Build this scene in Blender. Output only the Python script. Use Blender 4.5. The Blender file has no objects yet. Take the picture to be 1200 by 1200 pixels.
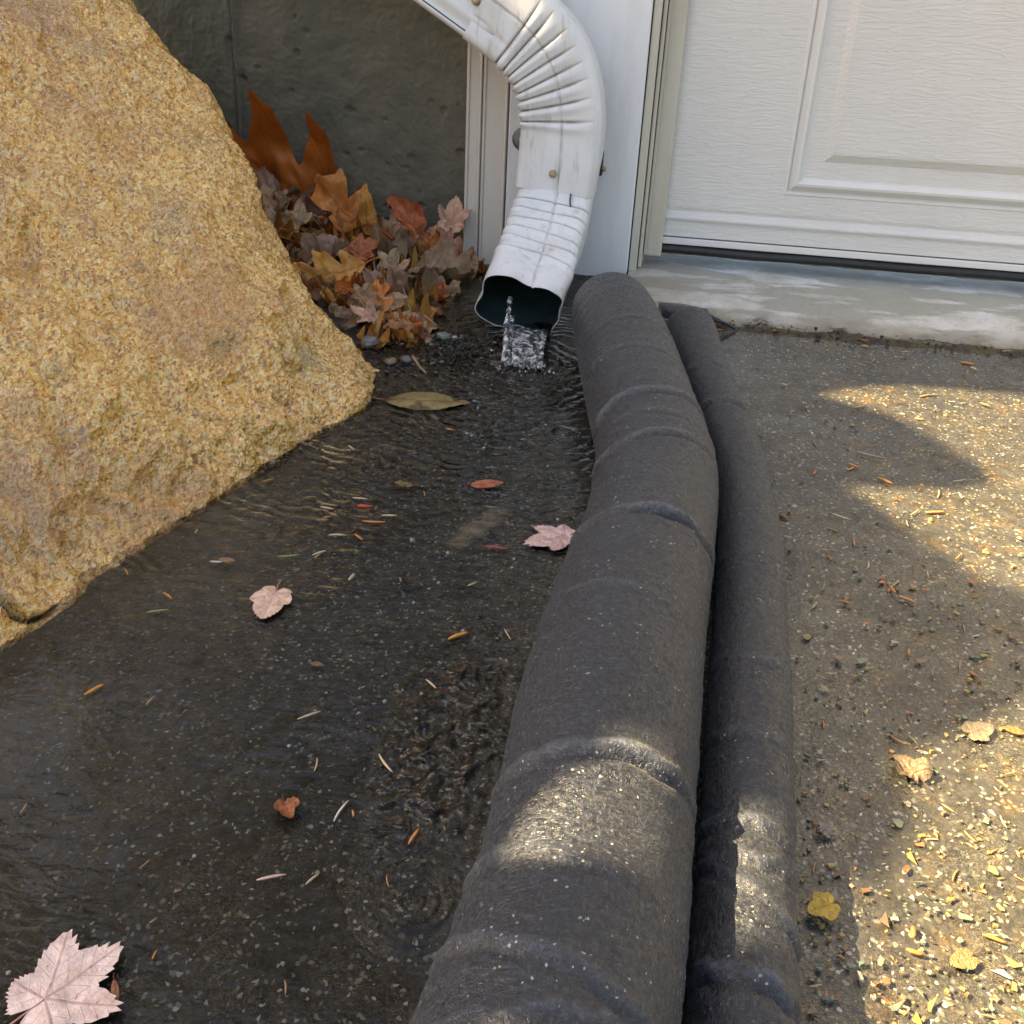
import bpy, math, random
import numpy as np
from mathutils import Matrix, Vector
random.seed(7); rng = np.random.default_rng(11)
S = bpy.context.scene
COL = S.collection
# ------------------------------------------------------------------ camera
FPX = 1163.0
PITCH, ROLL, YAW, DIST = math.radians(26.33), math.radians(2.944), math.radians(-8.715), 1.4
FW = np.array([math.sin(YAW)*math.cos(PITCH), math.cos(YAW)*math.cos(PITCH), -math.sin(PITCH)])
_rt = np.array([math.cos(YAW), -math.sin(YAW), 0.0]); _up = np.cross(_rt, FW)
RT = math.cos(ROLL)*_rt + math.sin(ROLL)*_up
UP = -math.sin(ROLL)*_rt + math.cos(ROLL)*_up
def ray(x, y): return RT*(x-600)/FPX - UP*(y-600)/FPX + FW
_r = ray(900, 312); _h = -_r[2]*DIST/_r[1]
_r = ray(765, 165)
CAM = np.array([-_r[0]*DIST/_r[1], -DIST, _h])
cd = bpy.data.cameras.new('camera'); cam = bpy.data.objects.new('camera', cd); COL.objects.link(cam)
cd.sensor_width = 36; cd.lens = 36*FPX/1200; cd.clip_start = 0.01; cd.clip_end = 200
M = Matrix(((RT[0], UP[0], -FW[0], CAM[0]), (RT[1], UP[1], -FW[1], CAM[1]), (RT[2], UP[2], -FW[2], CAM[2]), (0, 0, 0, 1)))
cam.matrix_world = M
S.camera = cam
# ------------------------------------------------------------------ light
SUN = np.array([-0.69, -0.16, 0.70]); SUN /= np.linalg.norm(SUN)
SUN_E = math.asin(SUN[2]); SUN_R = math.atan2(SUN[0], SUN[1])
w = bpy.data.worlds.new('World'); S.world = w; w.use_nodes = True
nt = w.node_tree; bg = nt.nodes['Background']; sky = nt.nodes.new('ShaderNodeTexSky')
sky.sky_type = 'NISHITA'; sky.sun_disc = False; sky.sun_elevation = SUN_E; sky.sun_rotation = SUN_R
sky.air_density = 1.0; sky.dust_density = 2.0; sky.ozone_density = 1.0
wb = nt.nodes.new('ShaderNodeMix'); wb.data_type = 'RGBA'; wb.blend_type = 'MULTIPLY'; wb.inputs[0].default_value = 1.0; wb.inputs[7].default_value = (1.15, 1.0, .86, 1)   # camera white balance for shade
nt.links.new(sky.outputs[0], wb.inputs[6]); nt.links.new(wb.outputs[2], bg.inputs[0]); bg.inputs[1].default_value = 0.05
ld = bpy.data.lights.new('sun', 'SUN'); sun = bpy.data.objects.new('sun', ld); COL.objects.link(sun)
ld.energy = 5.0; ld.angle = math.radians(0.53); ld.color = (1.0, 0.75, 0.42)
sun.rotation_euler = Vector(SUN.tolist()).to_track_quat('Z', 'Y').to_euler(); sun.location = (-3, -1, 4)
S.view_settings.view_transform = 'Standard'; S.view_settings.look = 'None'
S.view_settings.exposure = 2.95; S.view_settings.gamma = 1.0; S.view_settings.use_curve_mapping = False
S.render.engine = 'CYCLES'; S.cycles.max_bounces = 6; S.cycles.diffuse_bounces = 3; S.cycles.glossy_bounces = 3; S.cycles.transmission_bounces = 5; S.cycles.transparent_max_bounces = 6; S.cycles.caustics_reflective = False; S.cycles.caustics_refractive = False
# ------------------------------------------------------------------ places
SLOPE = math.tan(math.radians(6.0)); GY, GZ = -0.19, -0.036     # the driveway falls away from the door
def gz(x, y): return GZ + SLOPE*(y-GY)
def wall(x, y, yy=0.0):
    r = ray(x, y); return CAM + r*((yy-CAM[1])/r[1])
GN = np.array([0, -SLOPE, 1.0])
def gnd(x, y, lift=0.0):
    r = ray(x, y); p0 = np.array([0, GY, GZ+lift]); return CAM + r*(GN@(p0-CAM)/(GN@r))
def depth(p): return float((np.asarray(p)-CAM)@FW)
GNU = GN/np.linalg.norm(GN)
# ------------------------------------------------------------------ noise
_P = rng.permutation(4096); _G = rng.normal(size=(4096, 3)); _G /= np.linalg.norm(_G, axis=1)[:, None]
def _h3(a): return _P[(_P[(_P[a[..., 0] & 4095]+a[..., 1]) & 4095]+a[..., 2]) & 4095]
def noise3(p):
    p = np.asarray(p, float); i = np.floor(p).astype(int); f = p-i; u = f*f*f*(f*(f*6-15)+10)
    out = 0
    for dx in (0, 1):
        for dy in (0, 1):
            for dz in (0, 1):
                o = np.array([dx, dy, dz]); g = _G[_h3(i+o)]
                wgt = np.prod(np.where(o == 1, u, 1-u), axis=-1)
                out = out + wgt*np.sum(g*(f-o), axis=-1)
    return out*1.6
def fbm(p, n=4, lac=2.1, gain=0.5):
    a, s, out = 1.0, 1.0, 0
    for _ in range(n): out = out + a*noise3(np.asarray(p)*s + 17.3*_); a *= gain; s *= lac
    return out
def sm(a, b, x): t = np.clip((x-a)/(b-a), 0, 1); return t*t*(3-2*t)
# ------------------------------------------------------------------ object helpers
def tag(o, label=None, cat=None, group=None, kind=None):
    if label: o['label'] = label
    if cat: o['category'] = cat
    if group: o['group'] = group
    if kind: o['kind'] = kind
    return o
def thing(name, label, cat, loc=(0, 0, 0), group=None):
    o = bpy.data.objects.new(name, None); COL.objects.link(o); o.location = [float(v) for v in loc]; o.empty_display_size = 0.03
    o['_b'] = [float(v) for v in loc]
    return tag(o, label, cat, group)
def base(o): return np.array(list(o['_b'])) if o is not None and '_b' in o else np.zeros(3)
def mesh(name, v, f, mats, smooth=True, mi=None):
    me = bpy.data.meshes.new(name); me.from_pydata([tuple(map(float, p)) for p in v], [], [tuple(map(int, q)) for q in f])
    for m in (mats if isinstance(mats, (list, tuple)) else [mats]): me.materials.append(m)
    if smooth: me.polygons.foreach_set('use_smooth', [True]*len(me.polygons))
    if mi is not None: me.polygons.foreach_set('material_index', [int(k) for k in mi])
    me.update(); return me
def obj(name, v, f, mats, parent=None, smooth=True, mi=None, origin=None):
    """world-space vertices -> one object, placed at origin (or its parent's base)"""
    v = np.asarray(v, float); b = base(parent) if origin is None else np.asarray(origin, float)
    o = bpy.data.objects.new(name, mesh(name, v-b, f, mats, smooth, mi)); COL.objects.link(o)
    o.location = (b-base(parent)).tolist() if parent is not None else b.tolist(); o['_b'] = b.tolist()
    if parent is not None: o.parent = parent
    return o
def grid_faces(nu, nv, cu=False, cv=False, off=0, flip=False):
    i, j = np.meshgrid(np.arange(nu if cu else nu-1), np.arange(nv if cv else nv-1), indexing='ij')
    a = i*nv+j; b = ((i+1) % nu)*nv+j; c = ((i+1) % nu)*nv+(j+1) % nv; d = i*nv+(j+1) % nv
    q = np.stack([a, b, c, d], -1).reshape(-1, 4)+off
    return q[:, ::-1] if flip else q
def box(x0, x1, y0, y1, z0, z1):
    v = [(x, y, z) for x in (x0, x1) for y in (y0, y1) for z in (z0, z1)]
    return np.array(v), [(0, 1, 3, 2), (4, 6, 7, 5), (0, 4, 5, 1), (2, 3, 7, 6), (0, 2, 6, 4), (1, 5, 7, 3)]
def bevel(o, wd=0.002, seg=2):
    m = o.modifiers.new('bevel', 'BEVEL'); m.width = wd; m.segments = seg; m.limit_method = 'ANGLE'; return o
def join(parts):
    V, Fc, n = [], [], 0
    for v, f in parts:
        V.append(np.asarray(v)); Fc += [tuple(k+n for k in q) for q in f]; n += len(v)
    return np.concatenate(V), Fc
def tube(path, rad, sides=10, cap=True):
    path = np.asarray(path, float); n = len(path); rad = np.broadcast_to(rad, (n,))
    T = np.gradient(path, axis=0); T /= np.linalg.norm(T, axis=1)[:, None]+1e-12
    ref = np.array([0.13, 0.21, 0.97]); V = []
    for k in range(n):
        a = np.cross(T[k], ref); a /= np.linalg.norm(a)+1e-9; b = np.cross(a, T[k])
        th = np.linspace(0, 2*np.pi, sides, endpoint=False)
        V.append(path[k]+rad[k]*(np.cos(th)[:, None]*a+np.sin(th)[:, None]*b))
    V = np.concatenate(V); Fc = [tuple(q) for q in grid_faces(n, sides, cv=True)]
    if cap: Fc += [tuple(range(sides)), tuple(range((n-1)*sides, n*sides))[::-1]]
    return V, Fc
def curve(pts, n):
    pts = np.asarray(pts, float); t = np.r_[0, np.cumsum(np.linalg.norm(np.diff(pts, axis=0), axis=1))]
    # monotone arc-length resample of a Catmull-Rom curve
    P = np.vstack([2*pts[0]-pts[1], pts, 2*pts[-1]-pts[-2]]); out = []
    for k in range(len(pts)-1):
        p0, p1, p2, p3 = P[k:k+4]
        for u in np.linspace(0, 1, 24, endpoint=False):
            out.append(.5*((2*p1)+(-p0+p2)*u+(2*p0-5*p1+4*p2-p3)*u*u+(-p0+3*p1-3*p2+p3)*u**3))
    out.append(pts[-1]); out = np.array(out)
    s = np.r_[0, np.cumsum(np.linalg.norm(np.diff(out, axis=0), axis=1))]; q = np.linspace(0, s[-1], n)
    return np.stack([np.interp(q, s, out[:, c]) for c in range(out.shape[1])], -1)
# ------------------------------------------------------------------ material helpers
class NT:
    def __init__(s, name):
        s.m = bpy.data.materials.new(name); s.m.use_nodes = True; s.t = s.m.node_tree
        s.b = s.t.nodes['Principled BSDF']; s.out = s.t.nodes['Material Output']; s._c = None
    def n(s, ty, **kw):
        o = s.t.nodes.new(ty)
        for k, v in kw.items():
            if k in o.inputs.keys(): s.set(o.inputs[k], v)
            else: setattr(o, k, v)
        return o
    def set(s, inp, v):
        if isinstance(v, bpy.types.NodeSocket): s.t.links.new(v, inp)
        elif isinstance(v, (tuple, list)) and len(v) == 3 and inp.type == 'RGBA': inp.default_value = (*v, 1)
        else: inp.default_value = v
    def pos(s, scale=(1, 1, 1), rot=(0, 0, 0), loc=(0, 0, 0)):
        if s._c is None: s._c = s.n('ShaderNodeNewGeometry').outputs['Position']
        m = s.n('ShaderNodeMapping', Scale=scale, Rotation=rot, Location=loc); s.t.links.new(s._c, m.inputs[0]); return m.outputs[0]
    def noise(s, vec, scale, detail=4, rough=0.55, dist=0.0, out=0):
        return s.n('ShaderNodeTexNoise', Vector=vec, Scale=scale, Detail=detail, Roughness=rough, Distortion=dist).outputs[out]
    def vor(s, vec, scale, feature='F1', out='Distance', rnd=1.0):
        return s.n('ShaderNodeTexVoronoi', feature=feature, Vector=vec, Scale=scale, Randomness=rnd).outputs[out]
    def ramp(s, fac, stops, interp='LINEAR'):
        r = s.n('ShaderNodeValToRGB'); s.set(r.inputs[0], fac); e = r.color_ramp; e.interpolation = interp
        while len(e.elements) < len(stops): e.elements.new(0.5)
        for k, (p, c) in enumerate(stops):
            e.elements[k].position = p; e.elements[k].color = (*c, 1) if isinstance(c, tuple) else (c, c, c, 1)
        return r.outputs[0]
    def mix(s, fac, a, b, mode='MIX'):
        m = s.n('ShaderNodeMix', data_type='RGBA', blend_type=mode); s.set(m.inputs[0], fac); s.set(m.inputs[6], a); s.set(m.inputs[7], b); return m.outputs[2]
    def math(s, op, a, b=0.0, c=None, clamp=False):
        m = s.n('ShaderNodeMath', operation=op, use_clamp=clamp); s.set(m.inputs[0], a); s.set(m.inputs[1], b)
        if c is not None: s.set(m.inputs[2], c)
        return m.outputs[0]
    def bump(s, h, strength, dist, prev=None):
        b = s.n('ShaderNodeBump', Strength=strength, Distance=dist, Height=h)
        if prev is not None: s.t.links.new(prev, b.inputs['Normal'])
        return b.outputs[0]
    def fin(s, color=None, rough=None, normal=None, **kw):
        if color is not None: s.set(s.b.inputs['Base Color'], color)
        if rough is not None: s.set(s.b.inputs['Roughness'], rough)
        if normal is not None: s.t.links.new(normal, s.b.inputs['Normal'])
        for k, v in kw.items(): s.set(s.b.inputs[k.replace('_', ' ')], v)
        return s.m
def m_asphalt():
    m = NT('wet_asphalt'); p = m.pos(); sep = m.n('ShaderNodeSeparateXYZ'); m.t.links.new(p, sep.inputs[0])
    wp = m.n('ShaderNodeVectorMath', operation='ADD'); m.set(wp.inputs[0], p)
    nz = m.n('ShaderNodeTexNoise', Vector=p, Scale=60.0, Detail=2.0); sc = m.n('ShaderNodeVectorMath', operation='SCALE'); m.set(sc.inputs[0], nz.outputs[1]); sc.inputs['Scale'].default_value = 0.010
    m.set(wp.inputs[1], sc.outputs[0]); q = wp.outputs[0]
    c1 = m.vor(q, 260, out='Color'); s1 = m.n('ShaderNodeSeparateXYZ'); m.set(s1.inputs[0], c1)
    d1 = m.vor(q, 260); c2 = m.vor(q, 560, out='Color'); s2 = m.n('ShaderNodeSeparateXYZ'); m.set(s2.inputs[0], c2)
    matrix = m.ramp(m.noise(p, 90, 5, .7), [(.3, (.018, .0175, .015)), (.7, (.068, .068, .062))])
    stone = m.ramp(s1.outputs[1], [(0, (.05, .05, .045)), (.3, (.085, .08, .06)), (.55, (.05, .066, .055)), (.72, (.13, .11, .07)), (.88, (.15, .15, .13)), (1, (.30, .30, .28))])
    pick = m.math('MULTIPLY', m.math('GREATER_THAN', s1.outputs[0], .55), m.ramp(d1, [(.25, 1.0), (.5, 0.0)]))
    col = m.mix(m.math('MULTIPLY', pick, .75), matrix, stone)
    fine = m.math('GREATER_THAN', s2.outputs[0], .950)
    col = m.mix(m.math('MULTIPLY', fine, .75), col, m.ramp(s2.outputs[1], [(0, (.30, .27, .18)), (.5, (.20, .24, .20)), (.8, (.45, .43, .38)), (1, (.6, .6, .58))]))
    # tangled pale scratches of grit
    wv = m.noise(q, 170, 3, .6, 2.2); line = m.ramp(wv, [(.47, 0.0), (.5, 1.0), (.53, 0.0)])
    lm = m.math('MULTIPLY', line, m.ramp(m.noise(p, 26, 3), [(.40, .12), (.62, .75)]))
    col = m.mix(lm, col, (.25, .22, .145))
    # silt: brown film left by the boulder, sandy streaks
    silt = m.ramp(m.noise(p, 7, 4, .6), [(.42, 0.0), (.68, 1.0)])
    left = m.n('ShaderNodeMapRange', Value=sep.outputs[0]); left.inputs['From Min'].default_value = -.12; left.inputs['From Max'].default_value = -.34
    siltl = m.math('MULTIPLY', left.outputs[0], m.math('ADD', m.math('MULTIPLY', silt, .40), .40))
    siltl = m.math('MULTIPLY', m.math('MULTIPLY', siltl, 1.25, clamp=True), m.ramp(m.noise(p, 110, 4, .6), [(.38, .55), (.6, 1.0)]))
    col = m.mix(siltl, col, (.21, .175, .115))
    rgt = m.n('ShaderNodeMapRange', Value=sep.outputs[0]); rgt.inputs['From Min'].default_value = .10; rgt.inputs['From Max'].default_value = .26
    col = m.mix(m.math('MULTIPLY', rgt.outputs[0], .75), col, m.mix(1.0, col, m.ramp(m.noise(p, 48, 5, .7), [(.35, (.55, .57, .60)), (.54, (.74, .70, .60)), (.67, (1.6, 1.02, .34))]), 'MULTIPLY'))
    wet = m.n('ShaderNodeMapRange', Value=sep.outputs[0]); wet.inputs['From Min'].default_value = .04; wet.inputs['From Max'].default_value = -.04
    col = m.mix(m.math('MULTIPLY', wet.outputs[0], m.ramp(m.noise(p, 12, 4, .6), [(.35, .95), (.7, .6)])), col, m.mix(1.0, col, (.60, .585, .54), 'MULTIPLY'))
    ca, cb = gnd(538, 638), gnd(604, 588); cc = (ca+cb)/2; an = math.atan2(cb[1]-ca[1], cb[0]-ca[0])
    sv = m.n('ShaderNodeVectorMath', operation='SUBTRACT'); m.set(sv.inputs[0], q); sv.inputs[1].default_value = tuple(cc); rt_ = m.n('ShaderNodeVectorRotate', rotation_type='Z_AXIS'); m.set(rt_.inputs['Vector'], sv.outputs[0]); rt_.inputs['Angle'].default_value = -an
    mu = m.n('ShaderNodeVectorMath', operation='MULTIPLY'); m.set(mu.inputs[0], rt_.outputs[0]); mu.inputs[1].default_value = (1/(np.linalg.norm(cb-ca)*.62), 1/.013, 0); ln = m.n('ShaderNodeVectorMath', operation='LENGTH'); m.set(ln.inputs[0], mu.outputs[0])
    el = m.math('ADD', ln.outputs['Value'], m.math('MULTIPLY', m.math('SUBTRACT', m.noise(p, 55, 4), .5), 1.1)); col = m.mix(m.math('MULTIPLY', m.ramp(el, [(.45, .8), (1.0, 0.0)]), .9), col, (.20, .165, .11))
    h = m.math('ADD', m.math('MULTIPLY', m.math('SUBTRACT', 1.0, d1), .6), m.noise(p, 400, 3)); nb = m.bump(h, .55, .0016)
    nb = m.bump(m.noise(p, 38, 3), .5, .004, nb)
    puddle = m.noise(m.pos((1, 2.4, 1)), 9, 4, .6)
    rough = m.ramp(puddle, [(.40, .12), (.62, .34)])
    dry = m.math('SUBTRACT', 1.0, wet.outputs[0])
    return m.fin(col, rough, nb, Specular_IOR_Level=m.math('MULTIPLY_ADD', dry, .55, .05), Coat_Weight=m.math('MULTIPLY', dry, m.ramp(puddle, [(.35, .7), (.6, .2)])), Coat_Roughness=.08, Coat_IOR=1.33)
def m_water():
    m = NT('rippled_water'); m.t.nodes.remove(m.b); p = m.pos()
    # rain-fed ripples: crosswise waves, rings, slow swells
    a = m.noise(m.pos((1, 2.6, 1)), 62, 2, .5, .6); b = m.noise(p, 19, 2, .5); c = m.noise(p, 150, 2)
    e = gnd(490, 1060); v = m.n('ShaderNodeVectorMath', operation='DISTANCE'); m.set(v.inputs[0], p); v.inputs[1].default_value = tuple(e)
    ring = m.math('SINE', m.math('MULTIPLY', m.math('ADD', v.outputs['Value'], m.math('MULTIPLY', m.noise(p, 60, 2), .010)), 900.0)); fall = m.n('ShaderNodeMapRange', Value=v.outputs['Value']); fall.inputs['From Min'].default_value = .045; fall.inputs['From Max'].default_value = .0
    e2 = gnd(612, 432); v2 = m.n('ShaderNodeVectorMath', operation='DISTANCE'); m.set(v2.inputs[0], p); v2.inputs[1].default_value = tuple(e2)
    wob = m.math('ADD', v2.outputs['Value'], m.math('MULTIPLY', m.noise(p, 16, 3, .6), .07))
    ring2 = m.math('SINE', m.math('MULTIPLY', wob, 430.0)); f2 = m.n('ShaderNodeMapRange', Value=v2.outputs['Value']); f2.inputs['From Min'].default_value = .62; f2.inputs['From Max'].default_value = .10
    f2n = m.math('MULTIPLY', f2.outputs[0], m.ramp(b, [(.4, .15), (.62, 1.0)]))
    h = m.math('ADD', m.math('MULTIPLY', a, .55), m.math('MULTIPLY', b, 1.4)); h = m.math('ADD', h, m.math('MULTIPLY', c, .12))
    e4 = gnd(430, 720); v4 = m.n('ShaderNodeVectorMath', operation='SUBTRACT'); m.set(v4.inputs[0], p); v4.inputs[1].default_value = tuple(e4); m4 = m.n('ShaderNodeVectorMath', operation='MULTIPLY'); m.set(m4.inputs[0], v4.outputs[0]); m4.inputs[1].default_value = (4.2, 6.5, 0); l4 = m.n('ShaderNodeVectorMath', operation='LENGTH'); m.set(l4.inputs[0], m4.outputs[0])
    h = m.math('MULTIPLY', h, m.ramp(m.math('ADD', l4.outputs['Value'], m.math('MULTIPLY', m.math('SUBTRACT', b, .5), 1.2)), [(.45, .42), (1.0, .10)]))
    h = m.math('ADD', h, m.math('MULTIPLY', m.math('MULTIPLY', ring, fall.outputs[0]), .07)); h = m.math('ADD', h, m.math('MULTIPLY', m.math('MULTIPLY', ring2, f2n), .16))
    e3 = gnd(535, 860); v3 = m.n('ShaderNodeVectorMath', operation='SUBTRACT'); m.set(v3.inputs[0], p); v3.inputs[1].default_value = tuple(e3); m3 = m.n('ShaderNodeVectorMath', operation='MULTIPLY'); m.set(m3.inputs[0], v3.outputs[0]); m3.inputs[1].default_value = (22, 8, 0); l3 = m.n('ShaderNodeVectorMath', operation='LENGTH'); m.set(l3.inputs[0], m3.outputs[0])
    k3 = m.ramp(l3.outputs['Value'], [(.4, 1.0), (1.0, 0.0)]); h = m.math('ADD', h, m.math('MULTIPLY', m.math('MULTIPLY', m.noise(p, 60, 1, .5, 1.0), k3), 1.5))
    nb = m.bump(h, 1.0, .011)
    fr = m.n('ShaderNodeFresnel', IOR=1.33); m.set(fr.inputs['Normal'], nb)
    tr = m.n('ShaderNodeBsdfTransparent'); tr.inputs[0].default_value = (.985, .98, .965, 1)
    gl = m.n('ShaderNodeBsdfGlossy', Roughness=.015); m.set(gl.inputs['Normal'], nb)
    mx = m.n('ShaderNodeMixShader'); m.t.links.new(fr.outputs[0], mx.inputs[0]); m.t.links.new(tr.outputs[0], mx.inputs[1]); m.t.links.new(gl.outputs[0], mx.inputs[2])
    m.t.links.new(mx.outputs[0], m.out.inputs[0]); return m.m
def m_boulder():
    m = NT('golden_granite'); p = m.pos((1.25, .8, 1), (.3, .5, .6)); g = m.pos()
    wp = m.n('ShaderNodeVectorMath', operation='ADD'); m.set(wp.inputs[0], p)
    nz = m.n('ShaderNodeTexNoise', Vector=p, Scale=90.0, Detail=3.0); sc = m.n('ShaderNodeVectorMath', operation='SCALE'); m.set(sc.inputs[0], nz.outputs[1]); sc.inputs['Scale'].default_value = .006
    m.set(wp.inputs[1], sc.outputs[0]); q = wp.outputs[0]
    v1 = m.vor(q, 400, out='Color'); s1 = m.n('ShaderNodeSeparateXYZ'); m.set(s1.inputs[0], v1); d1 = m.vor(q, 400); gf = m.math('ADD', m.math('MULTIPLY', s1.outputs[0], .5), m.math('MULTIPLY', m.noise(q, 170, 4, .7), .55), clamp=True)
    grain = m.ramp(gf, [(.12, (.15, .05, .008)), (.33, (.56, .25, .035)), (.47, (.90, .48, .085)), (.60, (.97, .61, .15)), (.76, (.98, .76, .33)), (.90, (.98, .91, .70))])
    big = m.noise(g, 8, 5, .62)
    col = m.mix(m.ramp(big, [(.40, .85), (.54, 0.0)]), grain, m.mix(.65, grain, (.50, .23, .06)))
    col = m.mix(m.ramp(m.noise(g, 5.5, 5, .65, 0.4), [(.54, 0.0), (.68, .35)]), col, (.50, .34, .22))
    col = m.mix(m.ramp(m.noise(g, 11, 5, .65), [(.58, 0.0), (.72, .5)]), col, (.24, .22, .07))
    col = m.mix(m.ramp(m.noise(q, 300, 4, .7), [(.57, 0.0), (.70, .8)]), col, (.16, .09, .03))
    col = m.mix(m.ramp(m.noise(m.pos((1, 1, 1), (0, .4, 0), (3, 1, 2)), 30, 4, .7), [(.62, 0.0), (.75, .6)]), col, (.19, .12, .06))
    h1 = m.noise(q, 230, 5, .65); h2 = m.noise(p, 60, 4, .6)
    nb = m.bump(m.math('ADD', h1, m.math('MULTIPLY', d1, .35)), 1.0, .0042); nb = m.bump(h2, .8, .010, nb)
    return m.fin(col, m.ramp(m.noise(g, 120, 3), [(.35, .16), (.65, .42)]), nb, Specular_IOR_Level=.8, Coat_Weight=1.0, Coat_Roughness=.07)
def m_concrete(dark=True):
    m = NT('old_concrete' if dark else 'pale_slab_concrete'); p = m.pos()
    if dark:
        col = m.ramp(m.noise(m.pos((1, 1, .35)), 7, 6, .62), [(.3, (.082, .084, .060)), (.5, (.118, .114, .084)), (.7, (.150, .134, .098))])
        col = m.mix(m.ramp(m.noise(p, 16, 5), [(.45, 0.0), (.7, .45)]), col, (.075, .080, .052))
        col = m.mix(m.ramp(m.noise(p, 240, 4, .7), [(.60, 0.0), (.8, .7)]), col, (.17, .16, .14))
        nb = m.bump(m.noise(p, 320, 4, .6), .35, .0012); return m.fin(col, .72, nb)
    sep = m.n('ShaderNodeSeparateXYZ'); m.t.links.new(p, sep.inputs[0])
    col = m.ramp(m.noise(p, 13, 6, .65), [(.3, (.30, .29, .25)), (.5, (.47, .47, .43)), (.7, (.60, .63, .65))])
    col = m.mix(m.ramp(m.noise(m.pos((.7, 2, 1), loc=(.4, 0, 0)), 9, 5, .6), [(.46, 0.0), (.52, .85)]), col, (.27, .27, .225))
    col = m.mix(m.ramp(m.noise(p, 180, 4, .7), [(.55, 0.0), (.75, .6)]), col, (.14, .13, .11))
    mr = m.n('ShaderNodeMapRange', Value=m.math('ADD', sep.outputs[2], m.math('MULTIPLY', m.noise(p, 45, 4), .014))); mr.inputs['From Min'].default_value = -.015; mr.inputs['From Max'].default_value = -.030
    col = m.mix(mr.outputs[0], col, m.ramp(m.noise(p, 60, 4), [(.35, (.11, .10, .055)), (.6, (.20, .175, .13))]))
    mud = m.n('ShaderNodeMapRange', Value=sep.outputs[0]); mud.inputs['From Min'].default_value = .09; mud.inputs['From Max'].default_value = .0
    col = m.mix(m.math('MULTIPLY', mud.outputs[0], m.ramp(m.noise(p, 25, 3), [(.35, .2), (.6, .8)])), col, (.26, .19, .12))
    nb = m.bump(m.noise(p, 260, 5, .65), .5, .0018); return m.fin(col, .6, nb)
def m_paint(name, col, grain=None, rough=.45, dirt=.25, dcol=(.30, .24, .15)):
    m = NT(name); p = m.pos(); c = m.mix(m.ramp(m.noise(p, 9, 5), [(.35, 0.0), (.8, .35)]), col, tuple(k*.86 for k in col))
    c = m.mix(m.math('MULTIPLY', m.ramp(m.noise(p, 420, 3, .6), [(.70, 0.0), (.76, 1.0)]), dirt*2.2, clamp=True), c, (.12, .10, .07))
    c = m.mix(m.math('MULTIPLY', m.ramp(m.noise(m.pos((3, 3, .6)), 12, 5, .65), [(.5, 0.0), (.75, 1.0)]), dirt), c, dcol)
    nb = None
    if grain == 'wood': nb = m.bump(m.noise(m.pos((1, 1, .07)), 260, 4, .6), .35, .0012)
    elif grain == 'emboss':
        a = m.noise(m.pos((.16, 1, 1)), 150, 2, .5, .9); l = m.ramp(a, [(.40, 0.0), (.47, 1.0), (.53, 1.0), (.60, 0.0)])
        nb = m.bump(l, .38, .0008)
    elif grain == 'metal':
        nb = m.bump(m.noise(p, 45, 3, .5), .22, .0018); at = m.n('ShaderNodeAttribute', attribute_name='grime')
        c = m.mix(m.ramp(m.noise(m.pos((1, 1, .18)), 75, 4, .7), [(.58, 0.0), (.72, .55)]), c, (.36, .33, .27)); c = m.mix(m.math('MULTIPLY', at.outputs['Fac'], m.ramp(m.noise(p, 60, 4, .7), [(.3, .35), (.6, 1.0)])), c, (.23, .18, .11))
    else: nb = m.bump(m.noise(p, 200, 3), .15, .0006)
    return m.fin(c, rough, nb)
def m_fabric():
    m = NT('black_felt'); p = m.pos()
    fib = m.noise(m.pos((1, .33, 1), (0, 0, .35)), 620, 3, .7, .6); fib2 = m.noise(m.pos((.4, 1, 1), (0, 0, -.5)), 500, 3, .7, .5)
    f = m.math('MAXIMUM', fib, fib2)
    col = m.ramp(f, [(.42, (.003, .004, .006)), (.58, (.0105, .0140, .0215)), (.72, (.044, .056, .080))])
    col = m.mix(m.ramp(m.noise(p, 16, 4), [(.4, 0.0), (.7, .4)]), col, (.015, .019, .027))
    at = m.n('ShaderNodeAttribute', attribute_name='worn'); col = m.mix(m.math('MULTIPLY', at.outputs['Fac'], m.ramp(m.noise(p, 260, 3, .7), [(.35, .25), (.6, .8)])), col, (.12, .14, .18))  # crease ridges: worn felt plus a pale blue sheen painted into the colour
    sp = m.vor(p, 1000, out='Color'); s = m.n('ShaderNodeSeparateXYZ'); m.set(s.inputs[0], sp)
    col = m.mix(m.math('MULTIPLY', m.math('GREATER_THAN', s.outputs[0], .991), m.ramp(m.noise(p, 40, 2), [(.45, 0.0), (.6, .7)])), col, (.45, .44, .4))
    nb = m.bump(f, .9, .0016); nb = m.bump(m.noise(p, 55, 4, .6), .45, .004, nb)
    return m.fin(col, m.ramp(m.noise(p, 330, 2), [(.4, .28), (.6, .6)]), nb, Sheen_Weight=.10, Sheen_Roughness=.35, Specular_IOR_Level=.6)
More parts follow.
